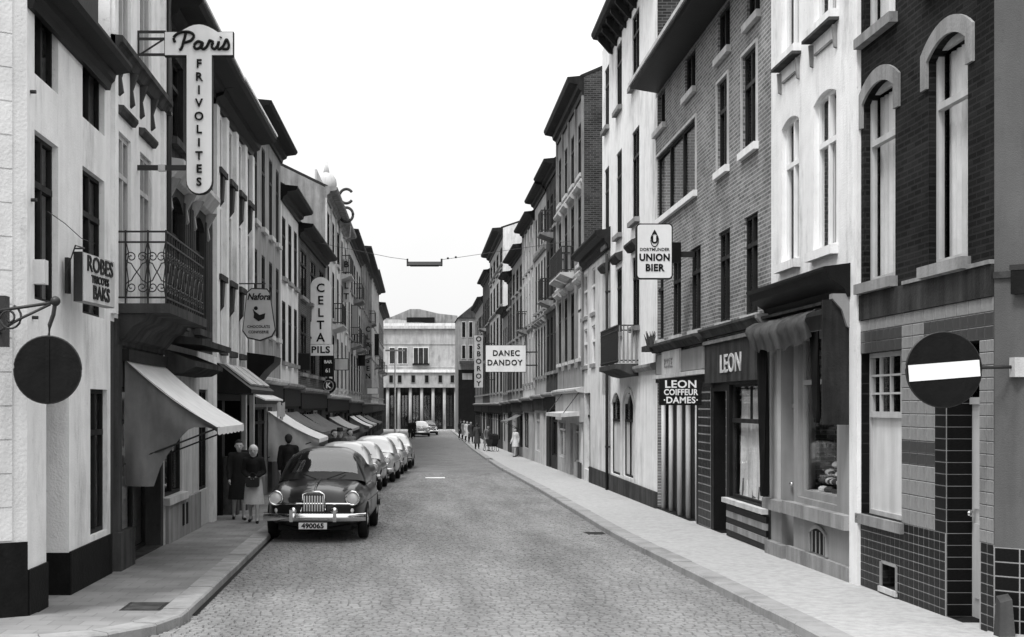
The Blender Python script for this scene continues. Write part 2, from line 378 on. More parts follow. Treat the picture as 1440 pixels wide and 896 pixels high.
        if bars:
            nu, nz_ = bars
            for k in range(1, nu): um = a + (b - a) * k / nu; f.box(um - .012, um + .012, r + .01, r + .05, zs[-2], d - fw)
            for k in range(1, nz_): zm = zs[-2] + (d - fw - zs[-2]) * k / nz_; f.box(a + fw, b - fw, r + .012, r + .048, zm - .012, zm + .012)
        w = s.part(f, name, fm)
        if near:
            um = [a + fw] + [a + fw + (b - a - 2 * fw) * (k + 1) / (mull + 1) for k in range(mull)] + [b - fw]
            for i in range(len(um) - 1):
                for j in range(0, len(zs), 2):
                    e = .03 if mull else 0
                    m_ = lower if (lower and j == 0 and len(zs) > 2) else glass
                    s.part(MB().box(um[i] + (e if i else 0), um[i + 1] - (e if i < len(um) - 2 else 0), r + .02, r + .03, zs[j], zs[j + 1]), 'pane', m_, w)
        else: s.part(MB().box(a + fw, b - fw, r + .02, r + .03, c + fw, d - fw), 'pane', glass, w)
        if cur:                                             # net curtains hanging inside
            z1 = d - fw; n = 24
            halves = [(a + .02, b - .02)] if cur == 'full' else ([(a + .02, a + (b - a) * .36), (b - (b - a) * .36, b - .02)] if cur == 'pair' else [(a + .02, a + (b - a) * .6)])
            z0 = c if blind == 0 else d - (d - c) * blind
            for h0, h1 in halves:
                P = [[(h0 + (h1 - h0) * i / n, r - .07 + .018 * math.sin(i * 1.9 + h0 * 7), zz) for i in range(n + 1)] for zz in (z0, z1)]
                mb = MB(); mb.grid(P); s.part(mb, 'curtain', 'curtain', w, True)
        if sill: s.part(MB().box(a - .08, b + .08, r + .06, sill[1] if len(sill) > 1 else .09, c - .12, c - .002), 'sill', sill[0], w)
        if sur:
            t = sur[1]; q = MB()
            if o['arch']:
                sp = d - o['arch']; A = arch_pts(a, b, sp, o['arch'], 12)
                e = t * .55; B = arch_pts(a - t, b + t, sp + e, o['arch'] + t - e, 12)
                q.band(A, B, .0, .03); lo_ = sp - (sur[2] if len(sur) > 2 else sp - c)
                q.pry([(a - t, lo_), (a, lo_), (a, sp), (a - t, sp + e)], .0, .03); q.pry([(b, lo_), (b + t, lo_), (b + t, sp + e), (b, sp)], .0, .03)
            else:
                q.box(a - t, a, 0, .03, c, d + t); q.box(b, b + t, 0, .03, c, d + t); q.box(a, b, 0, .031, d, d + t)
            s.part(q, 'surround', sur[0], w)
        return w
    def door(s, o, m='dark_wood', panes=0, name='door'):
        a, b, c, d, r = o['u0'], o['u1'], o['z0'], o['z1'], -o['rev']
        q = MB(); zt = c + min(2.15, (d - c) * .8)
        q.box(a, b, r - .05, r, c, zt); q.box(a, b, r - .05, r + .03, zt, zt + .07)
        for k in range(2):
            um0 = a + (b - a) * (.1 + .45 * k); um1 = um0 + (b - a) * .35
            q.box(um0, um1, r + .002, r + .02, c + .2, c + .95)
            if not panes: q.box(um0, um1, r + .002, r + .02, c + 1.1, zt - .15)
        o_ = s.part(q, name, m)
        s.part(MB().box(a + .02, b - .02, r - .03, r - .02, zt + .07, d), 'pane', 'glass', o_)
        s.part(MB().sphere((a + (b - a) * .9, r + .05, c + 1.05), .035), 'handle', 'chrome', o_)
        return o_
    def sign_text(s, text, u, z, v, size, m, bold=.01, sx=1, depth=.01, parent=None):
        rz = PI if s.side == 'R' else 0
        return lettering(text, size, m, parent or s.root, (u, s.sg * v, z - s.zb), (PI / 2, 0, rz), bold, depth, 1.05, sx)
def arch_pts(a, b, zs, h, n):
    w = (b - a) / 2; r = (w * w + h * h) / (2 * h); cx, cz = (a + b) / 2, zs + h - r; t0 = math.asin(min(1, w / r))
    if h > w: t0 = PI - t0
    return [(cx + r * math.sin(-t0 + 2 * t0 * i / n), cz + r * math.cos(-t0 + 2 * t0 * i / n)) for i in range(n + 1)]

# ================================================================== ground, road, pavements
def strip(name, m, fa, fb, ds, dz, label=None):
    mb = MB(); nx = 6
    mb.grid([[(fa(d) + (fb(d) - fa(d)) * j / nx, d, G(d) + dz) for j in range(nx + 1)] for d in ds])
    return mb.build(name, m)
gr = MB(); xs_ = [-700, -60, -20, 0, 20, 60, 700]; ys_ = [-300, -20, 0, 20, 40, 60, 78, 100, 200, 900]
gr.grid([[(x, y, G(y) - .14) for x in xs_] for y in ys_])
tag(gr.build('ground', 'earth'), kind='structure')
DS = list(np.arange(-8, 12.5, 2)) + list(np.arange(12.5, 60, .75)) + list(np.arange(60, 186, 3))
def sidex(d, k, far): return far if d < 12.4 else k(d)
road = strip('road', 'road_setts', lambda d: KL(d) - (.3 if d > 16 else 25 if d < 12.2 else 2.2), lambda d: KR(d) + (.2 if d > 10.2 else 20), DS, -.018)
tag(road, kind='structure')
# granite setts laid in rows across the street: real stones as far as they can be told apart
sv, sf, singles = [], [], []
d = 11.6; rr = 0; SROW = .098
while d < 56:
    x = KL(d) - .12 + R.uniform(0, .16) if d > 14.5 else -6.5 + R.uniform(0, .16); x1 = KR(d) + .05
    while x < x1:
        w = R.uniform(.095, .14); g = .005; z = G(d) + R.uniform(-.003, .004); tl = R.uniform(-.002, .002); ti = R.uniform(-.002, .002)
        a, b, c, e = x + g * .7, x + w - g * .7, d + .008, d + SROW - .008; q = .009
        vs = [(a, c, z - .03), (b, c, z - .03), (b, e, z - .03), (a, e, z - .03),
              (a + q, c + q, z + tl), (b - q, c + q, z - tl + ti), (b - q, e - q, z - tl), (a + q, e - q, z + tl - ti)]
        fs = [(4, 5, 6, 7), (0, 1, 5, 4), (1, 2, 6, 5), (2, 3, 7, 6), (3, 0, 4, 7)]
        if 13.75 < d < 14.65 and len(singles) < 300 and x > -2.2: singles.append((a, b, c, e, z, vs, fs))
        else:
            n = len(sv); sv += vs; sf += [tuple(i + n for i in f) for f in fs]
        x += w
    d += SROW; rr += 1
me = bpy.data.meshes.new('sett_paving'); me.from_pydata(sv, [], sf)
# every stone its own shade of granite
def sett_shade():
    m = M['sett']; N, Lk = gnode(m); b = N['Principled BSDF']; src = b.inputs['Base Color'].links[0].from_socket
    gm = N.new('ShaderNodeNewGeometry'); r = N.new('ShaderNodeMapRange'); r.inputs[3].default_value = .88; r.inputs[4].default_value = 1.12
    ob = N.new('ShaderNodeObjectInfo'); ad = N.new('ShaderNodeMath'); ad.operation = 'ADD'; fr = N.new('ShaderNodeMath'); fr.operation = 'FRACT'
    Lk.new(gm.outputs['Random Per Island'], ad.inputs[0]); Lk.new(ob.outputs['Random'], ad.inputs[1]); Lk.new(ad.outputs[0], fr.inputs[0]); Lk.new(fr.outputs[0], r.inputs[0])
    t = N.new('ShaderNodeTexCoord'); n = N.new('ShaderNodeTexNoise'); n.inputs['Scale'].default_value = 1.0; n.inputs['Detail'].default_value = 7; n.inputs['Roughness'].default_value = .7
    gp = N.new('ShaderNodeNewGeometry'); mp = N.new('ShaderNodeMapping'); mp.inputs['Scale'].default_value = (1.1, .16, 1); Lk.new(gp.outputs['Position'], mp.inputs[0]); Lk.new(mp.outputs[0], n.inputs['Vector'])   # long worn tracks
    r2 = N.new('ShaderNodeMapRange'); r2.inputs[1].default_value = .35; r2.inputs[2].default_value = .65; r2.inputs[3].default_value = .68; r2.inputs[4].default_value = 1.2
    Lk.new(n.outputs['Fac'], r2.inputs[0])
    mu = N.new('ShaderNodeMath'); mu.operation = 'MULTIPLY'; m2 = N.new('ShaderNodeMath'); m2.operation = 'MULTIPLY'
    Lk.new(src, mu.inputs[0]); Lk.new(r.outputs[0], mu.inputs[1]); Lk.new(mu.outputs[0], m2.inputs[0]); Lk.new(r2.outputs[0], m2.inputs[1]); Lk.new(m2.outputs[0], b.inputs['Base Color'])
sett_shade()
me.materials.append(M['sett'])
tag(link('sett_paving', me, road), kind='stuff')
for a, b, c, e, z, vs, fs in singles:
    cx, cy = (a + b) / 2, (c + e) / 2
    sm = bpy.data.meshes.new('sett'); sm.from_pydata([(p[0] - cx, p[1] - cy, p[2] - z) for p in vs], [], fs); sm.materials.append(M['sett'])
    link('sett', sm, road, False, (cx, cy, z))
# pavements with a row of kerbstones each
KW = .28
def rail_pts(side):
    if side == 'R': return [(KR(d), d) for d in np.arange(13.0, 176, 1.0)] , +1
    return [(KL(d), d) for d in np.arange(15.0, 176, 1.0)], -1
CORN_L = [(-14, 12.75), (-10, 12.75), (-6.2, 12.75), (-4.3, 12.78), (-3.3, 12.95), (-2.75, 13.3), (-2.4, 13.9), (-2.26, 14.5)]
CORN_R = [(16, 10.6), (10, 10.6), (6, 10.6), (4.9, 10.75), (4.25, 11.15), (3.93, 11.8), (3.87, 12.4)]
def pavement(name, line, sg, wallx, m, lab):
    # kerb line -> inner edge of kerbstones -> foot of the houses
    n = len(line); nor = []
    for i in range(n):
        a, b = Vector(line[max(i - 1, 0)]), Vector(line[min(i + 1, n - 1)]); t = (b - a).normalized(); nor.append(Vector((t.y, -t.x)) * sg)
    mb = MB(); P = []
    for (x, y), q in zip(line, nor):
        p = Vector((x, y)) + q * (KW - .01); wx = wallx(y)
        yy = p.y
        if y < 14.4 and sg < 0 or y < 12.4 and sg > 0:
            ex = Vector((p.x if abs(p.x) > abs(wx) + .3 else wx + sg * .3, max(p.y, 14.6 if sg < 0 else 13.4) + .3))
        else: ex = Vector((wx + sg * .35, yy))
        P.append([(p.x + (ex.x - p.x) * k / 5, p.y + (ex.y - p.y) * k / 5, G(y) + PAVE) for k in range(6)])
    mb.grid(P)
    o = tag(mb.build(name, m), kind='structure')
    i = 0
    for i in range(n - 1):
        (x0, y0), (x1, y1) = line[i], line[i + 1]; q0, q1 = nor[i], nor[i + 1]; k = MB()
        far = y0 > 70
        if far and (i % 4): continue
        if far:
            j = min(i + 4, n - 1); (x1, y1) = line[j]; q1 = nor[j]
        t = (Vector((x1, y1)) - Vector((x0, y0))).normalized() * .006; dz = R.uniform(-.004, .004) + .006
        A = Vector((x0, y0)) + t; B = Vector((x1, y1)) - t; C = B + q1 * KW; D_ = A + q0 * KW; e = .02
        z0, z1 = G(y0), G(y1); A2 = A + q0 * e; B2 = B + q1 * e
        k.v = [(A.x, A.y, z0 - .1), (B.x, B.y, z1 - .1), (C.x, C.y, z1 - .1), (D_.x, D_.y, z0 - .1),
               (A.x, A.y, z0 + PAVE + dz - .02), (B.x, B.y, z1 + PAVE + dz - .02), (B2.x, B2.y, z1 + PAVE + dz), (C.x, C.y, z1 + PAVE + dz), (D_.x, D_.y, z0 + PAVE + dz), (A2.x, A2.y, z0 + PAVE + dz)]
        k.f = [(0, 1, 5, 4), (4, 5, 6, 9), (9, 6, 7, 8), (1, 2, 7, 6, 5), (3, 0, 4, 9, 8), (2, 3, 8, 7)]
        k.build('kerb_stone', 'kerb', o)
    return o
lineR, _ = rail_pts('R'); lineL, _ = rail_pts('L')
pavR = pavement('pavement_right', CORN_R + lineR, 1, XR, 'pavement_pale', '')
pavL = pavement('pavement_left', CORN_L + lineL, -1, XL, 'flags', '')
for nm_, K_, sg_, d0 in (('gutter', KL, 1, 15.2),):
    ds_ = list(np.arange(d0, 120, 1.2)); gm_ = MB(); gm_.grid([[(K_(q) + sg_ * (-.02 + .07 * j), q, G(q) + .012 - .003 * j) for j in (0, 1)] for q in ds_]); gm_.build(nm_, 'tar', road)  # flat near-black strip laid on the road along the left kerb
def flat(name, pts, dz, m, parent=None, th=.004):
    mb = MB(); mb.add([(x, y, G(y) + dz) for x, y in pts] + [(x, y, G(y) + dz + th) for x, y in pts],
                      [(3, 2, 1, 0), (4, 5, 6, 7), (0, 1, 5, 4), (1, 2, 6, 5), (2, 3, 7, 6), (3, 0, 4, 7)]); return mb.build(name, m, parent)
cov = empty('utility_cover', (-2.75, 15.2, G(15.2) + PAVE), 0, 'dark rectangular iron cover set in the pavement by the corner house', 'cover')
MB().box(-.18, .18, -.28, .28, 0, .008).build('plate', 'stone_dark', cov); MB().box(-.22, .22, -.32, .32, 0, .004).build('rim', 'iron', cov)
gul = empty('drain_gully', (3.55, 26.2, G(26.2)), 0, 'iron drain grating in the gutter beside the kerb', 'drain')
for i in range(7): MB().box(-.16, .16, -.24 + i * .07, -.21 + i * .07, -.01, .012).build('bar', 'iron', gul)
MB().box(-.18, .18, -.26, .26, -.02, .004).build('frame', 'iron', gul)
mk = flat('road_marking', [(.82, 50.6), (1.52, 50.6), (1.52, 51.4), (.82, 51.4)], .008, 'white_paint'); tag(mk, 'short white painted dash across the setts', 'road marking')

# ================================================================== right side of the street
# ---- R1 dark corner house with tiled ground floor
h = House('corner_house', 'dark painted corner house with tiled ground floor and pale arched window hoods', 'R', 13.25, 17.15, 10.4, 'dark_brick', depth=8)
U = h.UP; H1 = h
ox = [h.opening(U(1259), U(1214.7), 3.55, 5.85, .15, .14), h.opening(U(1361), U(1306), 3.55, 5.85, .15, .14),
      h.opening(U(1259), U(1214.7), 6.5, 8.8, .15, .14), h.opening(U(1361), U(1306), 6.5, 8.8, .15, .14)]
gw = h.opening(U(1268.6), U(1210.7), .80, 2.72, 0, .16)
gd = h.opening(h.U(13.58), U(1331), G(14) + PAVE, 2.72, 0, .26)
vt = h.opening(U(1261), U(1241), .02, .28, 0, .2)
for o in ox: h.window(o, 'grey_wood', 0, .72, cur='full', sill=('stone', .1), sur=('stone', .17, .28), fw=.07)
w_ = h.window(gw, 'grey_wood', 0, .62, bars=(4, 3), lower='board_pale', sill=('stone', .05))
dr = h.door(gd, 'grey_wood')
h.finish(cornice=dict(proj=.4, h=.5, m='dark_wood'))
h.part(MB().box(vt['u0'], vt['u1'], -.2, -.19, .02, .28), 'vent_backing', 'tar'); h.part(MB().box(vt['u0'] - .05, vt['u0'], 0, .02, .0, .3), 'vent_jamb', 'stone')
h.part(MB().box(vt['u1'], vt['u1'] + .05, 0, .02, .0, .3), 'vent_jamb', 'stone'); h.part(MB().box(vt['u0'] - .05, vt['u1'] + .05, 0, .04, -.04, .02), 'vent_sill', 'stone_pale')
h.part(MB().box(0, h.L, .0, .03, 3.12, 3.42), 'string_course', 'timber_grey')
h.part(MB().box(0, gw['u0'] - .12, .0, .05, 3.42, 3.46), 'string_course', 'stone')
# tile cladding: a bed for each zone, then every tile on its own
unit = MB().box(-.5, .5, 0, 1, -.5, .5)
unit.v = [(x * (.94 if y > .5 else 1), y, z * (.90 if y > .5 else 1)) for x, y, z in unit.v]
def tiles(h, u0, u1, z0, z1, tw, th, m, bed, gap=.008, holes=(), name='tile', face='front', rev=None, gapu=None, thick=.004):
    gapu = gapu or gap
    holes = [(o['u0'], o['u1'], o['z0'], o['z1']) for o in holes]
    us = sorted({u0, u1} | {x for q in holes for x in q[:2] if u0 < x < u1}); zs = sorted({z0, z1} | {x for q in holes for x in q[2:] if z0 < x < z1})
    b = MB()
    for i in range(len(us) - 1):
        for j in range(len(zs) - 1):
            um, zm = (us[i] + us[i + 1]) / 2, (zs[j] + zs[j + 1]) / 2
            if any(q[0] < um < q[1] and q[2] < zm < q[3] for q in holes): continue
            b.box(us[i], us[i + 1], .001, .005, zs[j], zs[j + 1])
    toL = (lambda p: p) if face == 'front' else (lambda p: (face - p[1], -rev + p[0], p[2]))
    b.xf(toL); h.part(b, 'tile_bed', bed)
    um_ = MB(); um_.v = list(unit.v); um_.f = list(unit.f); me = bpy.data.meshes.new('tile'); me.from_pydata(um_.v, [], um_.f); me.materials.append(M[m])
    nz_ = max(1, round((z1 - z0) / th)); th = (z1 - z0) / nz_; nu = max(1, round((u1 - u0) / tw)); tw = (u1 - u0) / nu; cnt = 0
    for j in range(nz_):
        for i in range(nu):
            a, b_, c, d_ = u0 + i * tw + gapu / 2, u0 + (i + 1) * tw - gapu / 2, z0 + j * th + gap / 2, z0 + (j + 1) * th - gap / 2
            ok = True
            for q in holes:
                if a < q[1] and b_ > q[0] and c < q[3] and d_ > q[2]:
                    if (a + b_) / 2 > q[0] and (a + b_) / 2 < q[1] and (c + d_) / 2 > q[2] and (c + d_) / 2 < q[3]: ok = False; break
                    if c < q[3] - .02 and d_ > q[2] + .02:
                        if b_ > q[0] > (a + b_) / 2: b_ = q[0] - .002
                        elif a < q[1] < (a + b_) / 2: a = q[1] + .002
                    if a < q[1] - .001 and b_ > q[0] + .001:
                        if d_ > q[2] > (c + d_) / 2: d_ = q[2] - .002
                        elif c < q[3] < (c + d_) / 2: c = q[3] + .002
            if not ok or b_ - a < .02 or d_ - c < .02: continue
            o = bpy.data.objects.new(name, me); COL.objects.link(o); o.parent = h.root
            if face == 'front':
                o.location = ((a + b_) / 2, h.sg * .005, (c + d_) / 2 - h.zb); o.scale = (b_ - a, h.sg * thick, d_ - c)
            else:
                o.location = (face - .005, h.sg * (-rev + (a + b_) / 2), (c + d_) / 2 - h.zb); o.scale = (b_ - a, thick, d_ - c); o.rotation_euler = (0, 0, PI / 2)
            o.rotation_euler.x += R.uniform(-.006, .006); cnt += 1
    return cnt
zb0 = G(14) + PAVE
HO = [gw, gd, vt]
tiles(h, .0, h.L, zb0 - .03, .80, .15, .092, 'tile_dark', 'joint_pale', gap=.008, gapu=.013, holes=HO, name='dark_glazed_tile')
for z0_, z1_, m_ in ((.80, 1.46, 'tile_light'), (1.46, 1.72, 'tile_mid'), (1.72, 2.72, 'tile_light')): tiles(h, gd['u1'] + .3, gw['u0'], z0_, z1_, .28, .15, m_, 'joint_dark', name='tile')
tiles(h, gd['u1'], gd['u1'] + .3, .80, 2.72, .3, .12, 'tile_dark', 'joint_pale', gap=.005, name='dark_glazed_tile')
tiles(h, .0, gd['u0'], .80, 2.72, .15, .12, 'tile_light', 'joint_dark', name='tile')
tiles(h, .0, h.L, 2.98, 3.12, .3, .14, 'tile_light', 'joint_dark', name='tile')
tiles(h, gd['u1'] + .62, gw['u0'] + .0, 2.72, 2.98, .28, .13, 'tile_light', 'joint_dark', name='tile')
tiles(h, .0, gd['u1'] + .62, 2.72, 2.98, .2, .13, 'tile_mid', 'joint_dark', name='tile')
tiles(h, gw['u0'], h.L, 2.72, 2.98, .2, .13, 'tile_mid', 'joint_dark', name='tile')
tiles(h, .0, gd['rev'], zb0, 2.72, .26, .12, 'tile_dark', 'joint_pale', face=gd['u1'], rev=gd['rev'], gap=.005, name='dark_glazed_tile')
tiles(h, .0, gw['rev'], .80, 2.72, .16, .12, 'tile_dark', 'joint_pale', face=gw['u1'], rev=gw['rev'], gap=.007, name='dark_glazed_tile')
# chamfered corner and the return along the side street
A = Vector((XR(13.25), 13.25)); ch = [A, Vector((6.35, 12.45)), Vector((14, 12.45)), Vector((14, 20))]
cw = MB(); cl = MB()
for p, q in zip(ch[:-1], ch[1:]):
    cw.quad((p.x, p.y, .78), (q.x, q.y, .78), (q.x, q.y, 10.4), (p.x, p.y, 10.4)); cl.quad((p.x, p.y, -.3), (q.x, q.y, -.3), (q.x, q.y, .78), (p.x, p.y, .78))
inv = h.root.matrix_basis.copy()
bpy.context.view_layer.update(); INV = h.root.matrix_world.inverted()
for mb, n_, m_ in ((cw, 'corner_wall', 'grey_render'), (cl, 'corner_plinth', 'joint_pale')):
    mb.xf(lambda p: INV @ Vector(p)); mb.build(n_, m_, h.root)
d_ = ch[1] - ch[0]; Lc = d_.length; dn = d_.normalized(); an = math.atan2(d_.y, d_.x)
me_t = bpy.data.meshes.new('tile'); me_t.from_pydata(unit.v, [], unit.f); me_t.materials.append(M['tile_dark'])
for j in range(6):
    for i in range(5):
        p = ch[0] + dn * ((i + .5) * Lc / 5); z = -.02 + (j + .5) * .133
        o = bpy.data.objects.new('dark_glazed_tile', me_t); COL.objects.link(o); o.parent = h.root
        o.matrix_local = INV @ (Matrix.Translation((p.x, p.y, z)) @ Matrix.Rotation(an + PI, 4, 'Z') @ Matrix.Diagonal((Lc / 5 - .012, .006, .121, 1)))
ce = MB(); ce.add([(ch[0].x - .02, ch[0].y - .02, 3.28), (ch[1].x - .03, ch[1].y - .04, 3.28), (ch[1].x - .03, ch[1].y - .04, 3.34), (ch[0].x - .02, ch[0].y - .02, 3.34)] +
       [(ch[0].x, ch[0].y, 3.28), (ch[1].x, ch[1].y, 3.28), (ch[1].x, ch[1].y, 3.34), (ch[0].x, ch[0].y, 3.34)], [(0, 1, 2, 3), (0, 1, 5, 4), (2, 3, 7, 6)])
ce.xf(lambda p: INV @ Vector(p)); ce.build('string_course', 'stone_dark', h.root)
gs = empty('guard_stone', (5.50, 13.0, G(13) + PAVE), 0, 'low weathered stone guard post at the foot of the tiled corner', 'guard stone')
MB().add([(-.07, -.06, -.05), (.08, -.07, -.05), (.08, .08, -.05), (-.07, .08, -.05), (-.055, -.05, .33), (.05, -.055, .36), (.06, .06, .4), (-.05, .06, .38)], [(0, 1, 5, 4), (1, 2, 6, 5), (2, 3, 7, 6), (3, 0, 4, 7), (4, 5, 6, 7)]).build('post', 'stone_dark', gs)

# ---- R2 white house over a small shop
h = House('white_house', 'narrow white rendered house above a grey shopfront with rolled awning', 'R', 17.15, 21.4, 10.8, 'white_render', depth=8)
U = h.UP
up = [h.opening(U(1123.5), U(1099), 4.15, 6.22, .10, .13), h.opening(U(1176), U(1144), 4.15, 6.22, .10, .13),
      h.opening(U(1123.5), U(1099), 7.15, 9.2, .10, .13), h.opening(U(1176), U(1144), 7.15, 9.2, .10, .13)]
sw = h.opening(U(1177), U(1122), .82, 3.1, 0, .12); sd = h.opening(U(1116), U(1099), G(19.5) + PAVE, 3.1, 0, .18)
for i, o in enumerate(up):
    h.window(o, 'white_paint', 1, .68, cur='pair', sill=('white_render', .1), fw=.06)
    a, b, c = o['u0'], o['u1'], o['z0']
    if i > 1:                                                  # moulded apron under the upper sills
        h.part(MB().box(a - .12, b + .12, 0, .13, c - .16, c - .12), 'apron', 'stone_dark')
        for u in (a - .02, b + .02): h.part(MB().prx([(0, c - .5), (.04, c - .48), (.06, c - .2), (0, c - .2)], u - .025, u + .025), 'bracket', 'stone')
        h.part(MB().box(a + .12, b - .12, 0, .03, c - .38, c - .35), 'apron', 'stone')
w_ = h.window(sw, 'grey_paint', 0, .70, 'shop_glass', fw=.1, bars=(2, 1))
h.door(sd, 'grey_paint', 1)
h.finish(z_split=3.3, low='grey_paint', cornice=dict(proj=.45, h=.5, m='dark_wood'))
zt = 3.77; u0, u1 = .25, h.L
h.part(MB().prx([(0, zt - .34), (.08, zt - .34), (.12, zt - .24), (.3, zt - .12), (.34, zt - .02), (.38, zt), (.38, zt + .03), (0, zt + .08)], u0, u1), 'shop_cornice', 'black_paint')
for u in (u0 + .1, u1 - .12): h.part(MB().prx([(0, zt - .75), (.08, zt - .7), (.14, zt - .5), (.26, zt - .36), (.26, zt - .3), (0, zt - .3)], u - .07, u + .07), 'bracket', 'grey_paint')
h.part(MB().box(.0, .3, 0, .05, h.g0, h.zt), 'pilaster', 'white_render')
h.part(MB().box(.3, U(1111), 0, .12, .56, .74), 'window_ledge', 'mid_render'); h.part(MB().box(U(1109), h.L, 0, .14, .56, .72), 'window_ledge', 'mid_render')
h.part(MB().box(.3, U(1111), 0, .06, h.g0, .1), 'base_stone', 'stone'); h.part(MB().box(U(1109), h.L, 0, .1, h.g0, .08), 'base_stone', 'stone')
h.part(MB().box(U(1098), U(1087), 0, .05, .72, 3.3), 'pilaster', 'grey_wood')
va, vb = U(1163), U(1141)
h.part(MB().pry([(va, .13)] + [(vb, .13)] + [(x, z) for x, z in reversed(arch_pts(va, vb, .38, .08, 8))], .0, .012), 'cellar_vent', 'tar')
vv = MB(); vv.band(arch_pts(va, vb, .38, .08, 8), arch_pts(va - .05, vb + .05, .38, .13, 8), 0, .03); vv.box(va - .05, va, 0, .03, .12, .38); vv.box(vb, vb + .05, 0, .03, .12, .38); h.part(vv, 'vent_surround', 'mid_render')
for i in range(4): u = va + (vb - va) * (i + .5) / 4; h.part(MB().box(u - .012, u + .012, .01, .022, .13, .42), 'vent_bar', 'grey_paint')
# rolled-up awning, its slack valance, and the cloth hanging at either end
aw = MB(); ua, ub = U(1176), h.L - .02; n = 40
P = []
for k, (v, z) in enumerate([(.05, 3.36), (.24, 3.33), (.36, 3.26), (.40, 3.18), (.36, 3.08), (.33, 2.98)]):
    row = []
    for i in range(n + 1):
        t = i / n; s_ = k / 5; sag = -.10 * s_ * math.sin(PI * t) ** .7; sc_ = -.035 * abs(math.sin(t * PI * 6.5)) if k == 5 else 0
        row.append((ua + (ub - ua) * t, v + .02 * math.sin(i * 1.1 + k), z + sag + sc_ + .02 * s_ * math.sin(i * .7)))
    P.append(row)
aw.grid(P); h.part(aw, 'rolled_awning', 'canvas_faded', None, True)
fl = MB(); h.part(fl.prx([(.0, 3.38), (.2, 3.38), (.2, 3.42), (0, 3.42)], ua, ub), 'awning_rail', 'timber_grey')
def drape(h, u0, u1, v0, z0, z1, amp, m, name, n=26, ph=0., taper=1.):
    P = [[(u0 + (u1 - u0) * (i / n) * (1 - (1 - taper) * j / 12), v0 + amp * math.sin(i * 1.25 + ph + j * .12) * (.5 + j / 24), z1 + (z0 - z1) * j / 12 + .03 * math.sin(i * .9) * (j == 12)) for i in range(n + 1)] for j in range(13)]
    mb = MB(); mb.grid(P); return h.part(mb, name, m, None, True)
drape(h, U(1098), h.L - .02, .2, .78, 3.1, .05, 'black_paint', 'hanging_cloth', taper=.45)
drape(h, U(1176), U(1163), .22, 1.9, 3.05, .03, 'black_paint', 'hanging_cloth', ph=1, taper=.4)
h.part(MB().box(.34, .40, .02, .36, 1.86, 3.4), 'side_screen', 'timber_grey')
for i in range(60):                                            # goods set out in the window
    u = R.uniform(sw['u0'] + .1, sw['u1'] - .1); zz = .92 + .11 * (i % 5); r_ = R.uniform(.05, .085)
    h.part(MB().sphere((u, -.2 - .07 * (i % 5) - .05, zz + r_ * .4), r_, 8, 5, (1.4, 1, .6)), 'shop_goods', R.choice(['goods_pale', 'goods_dark', 'goods_pale']))
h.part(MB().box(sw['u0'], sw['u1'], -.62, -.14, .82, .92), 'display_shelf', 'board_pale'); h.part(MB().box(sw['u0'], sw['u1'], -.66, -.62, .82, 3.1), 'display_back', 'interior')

# ---- R3 brick house over the hairdresser's
h = House('brick_house', 'wide grey brick house with deep dark eaves above the hairdresser shopfront', 'R', 21.4, 31.9, 9.25, 'brick_grey', depth=9)
U = h.UP; H3 = h
row1 = [(1065, 1046), (1026, 1010), (985, 970.6), (957.5, 944.6), (933, 922)]
r1 = [h.opening(U(a), U(b), 3.55, 5.15, 0, .1) for a, b in row1]
big = h.opening(U(979), U(924), 6.23, 7.65, 0, .1)
r2 = [h.opening(U(1024), U(1009), 6.23, 7.8, 0, .1), h.opening(U(1064.5), U(1044), 6.23, 7.8, 0, .1)]
r3 = [h.opening(U(a), U(b), 8.25, 9.02, 0, .1) for a, b in ((935, 922), (977.5, 963), (1026, 1009), (1068, 1050))]
# ground floor openings
ow = h.opening(U(1075), U(1025), .55, 2.45, 0, .12); od = h.opening(U(1021), U(1003), G(25) + PAVE, 2.35, 0, .5)
og = h.opening(U(979), U(922), G(28) + PAVE, 2.6, 0, .25)
for o in r1: h.window(o, 'dark_wood', 1, .7, sill=('stone_pale', .06))
h.window(big, 'dark_wood', 2, 0, sill=('white_paint', .08), sur=('stone_pale', .05), cur=None)
for o in r2: h.window(o, 'dark_wood', 1, .66, sill=('white_paint', .08), sur=('stone_pale', .05))
for o in r3: h.window(o, 'dark_wood', 1, 0, sill=('stone_pale', .08))
h.window(ow, 'dark_wood', 0, .68, 'shop_glass', fw=.04, bars=(2, 1)); h.door(od, 'black_paint', 1)
h.finish(z_split=3.2, low='black_paint')
zt = 9.25
h.part(MB().prx([(.0, zt - .16), (.55, zt - .06), (.62, zt - .06), (.62, zt + .10), (.0, zt + .2)], 0, h.L - .02), 'eaves_board', 'black_paint')
h.part(MB().box(0, h.L - .02, .62, .66, zt - .02, zt + .06), 'gutter', 'stone_pale')
# rendered ground-floor mouldings
um = U(995)
c1 = h.part(MB().prx([(0, 3.32), (.1, 3.32), (.16, 3.42), (.2, 3.44), (.2, 3.48), (0, 3.5)], .02, um - .05), 'shop_cornice', 'stone_dark')
c2 = h.part(MB().prx([(0, 3.26), (.12, 3.26), (.2, 3.36), (.26, 3.38), (.26, 3.43), (0, 3.46)], um + .02, h.L - .02), 'shop_cornice', 'stone_dark')
f1 = h.part(MB().box(U(1066), um, 0, .06, 2.5, 3.2), 'shop_fascia', 'timber_grey'); h.part(MB().box(U(1066), um, .0, .1, 3.2, 3.26), 'fascia_moulding', 'stone')
h.sign_text('LEON', (U(1055) + U(1011)) / 2, 2.80, .065, .44, 'stone_pale', .006, 1.45, parent=None)
f2 = h.part(MB().box(um + .05, h.L - .3, 0, .08, 2.78, 3.2), 'shop_fascia', 'grey_paint'); h.part(MB().box(um + .02, h.L - .2, .0, .14, 2.68, 2.76), 'fascia_moulding', 'stone_pale')
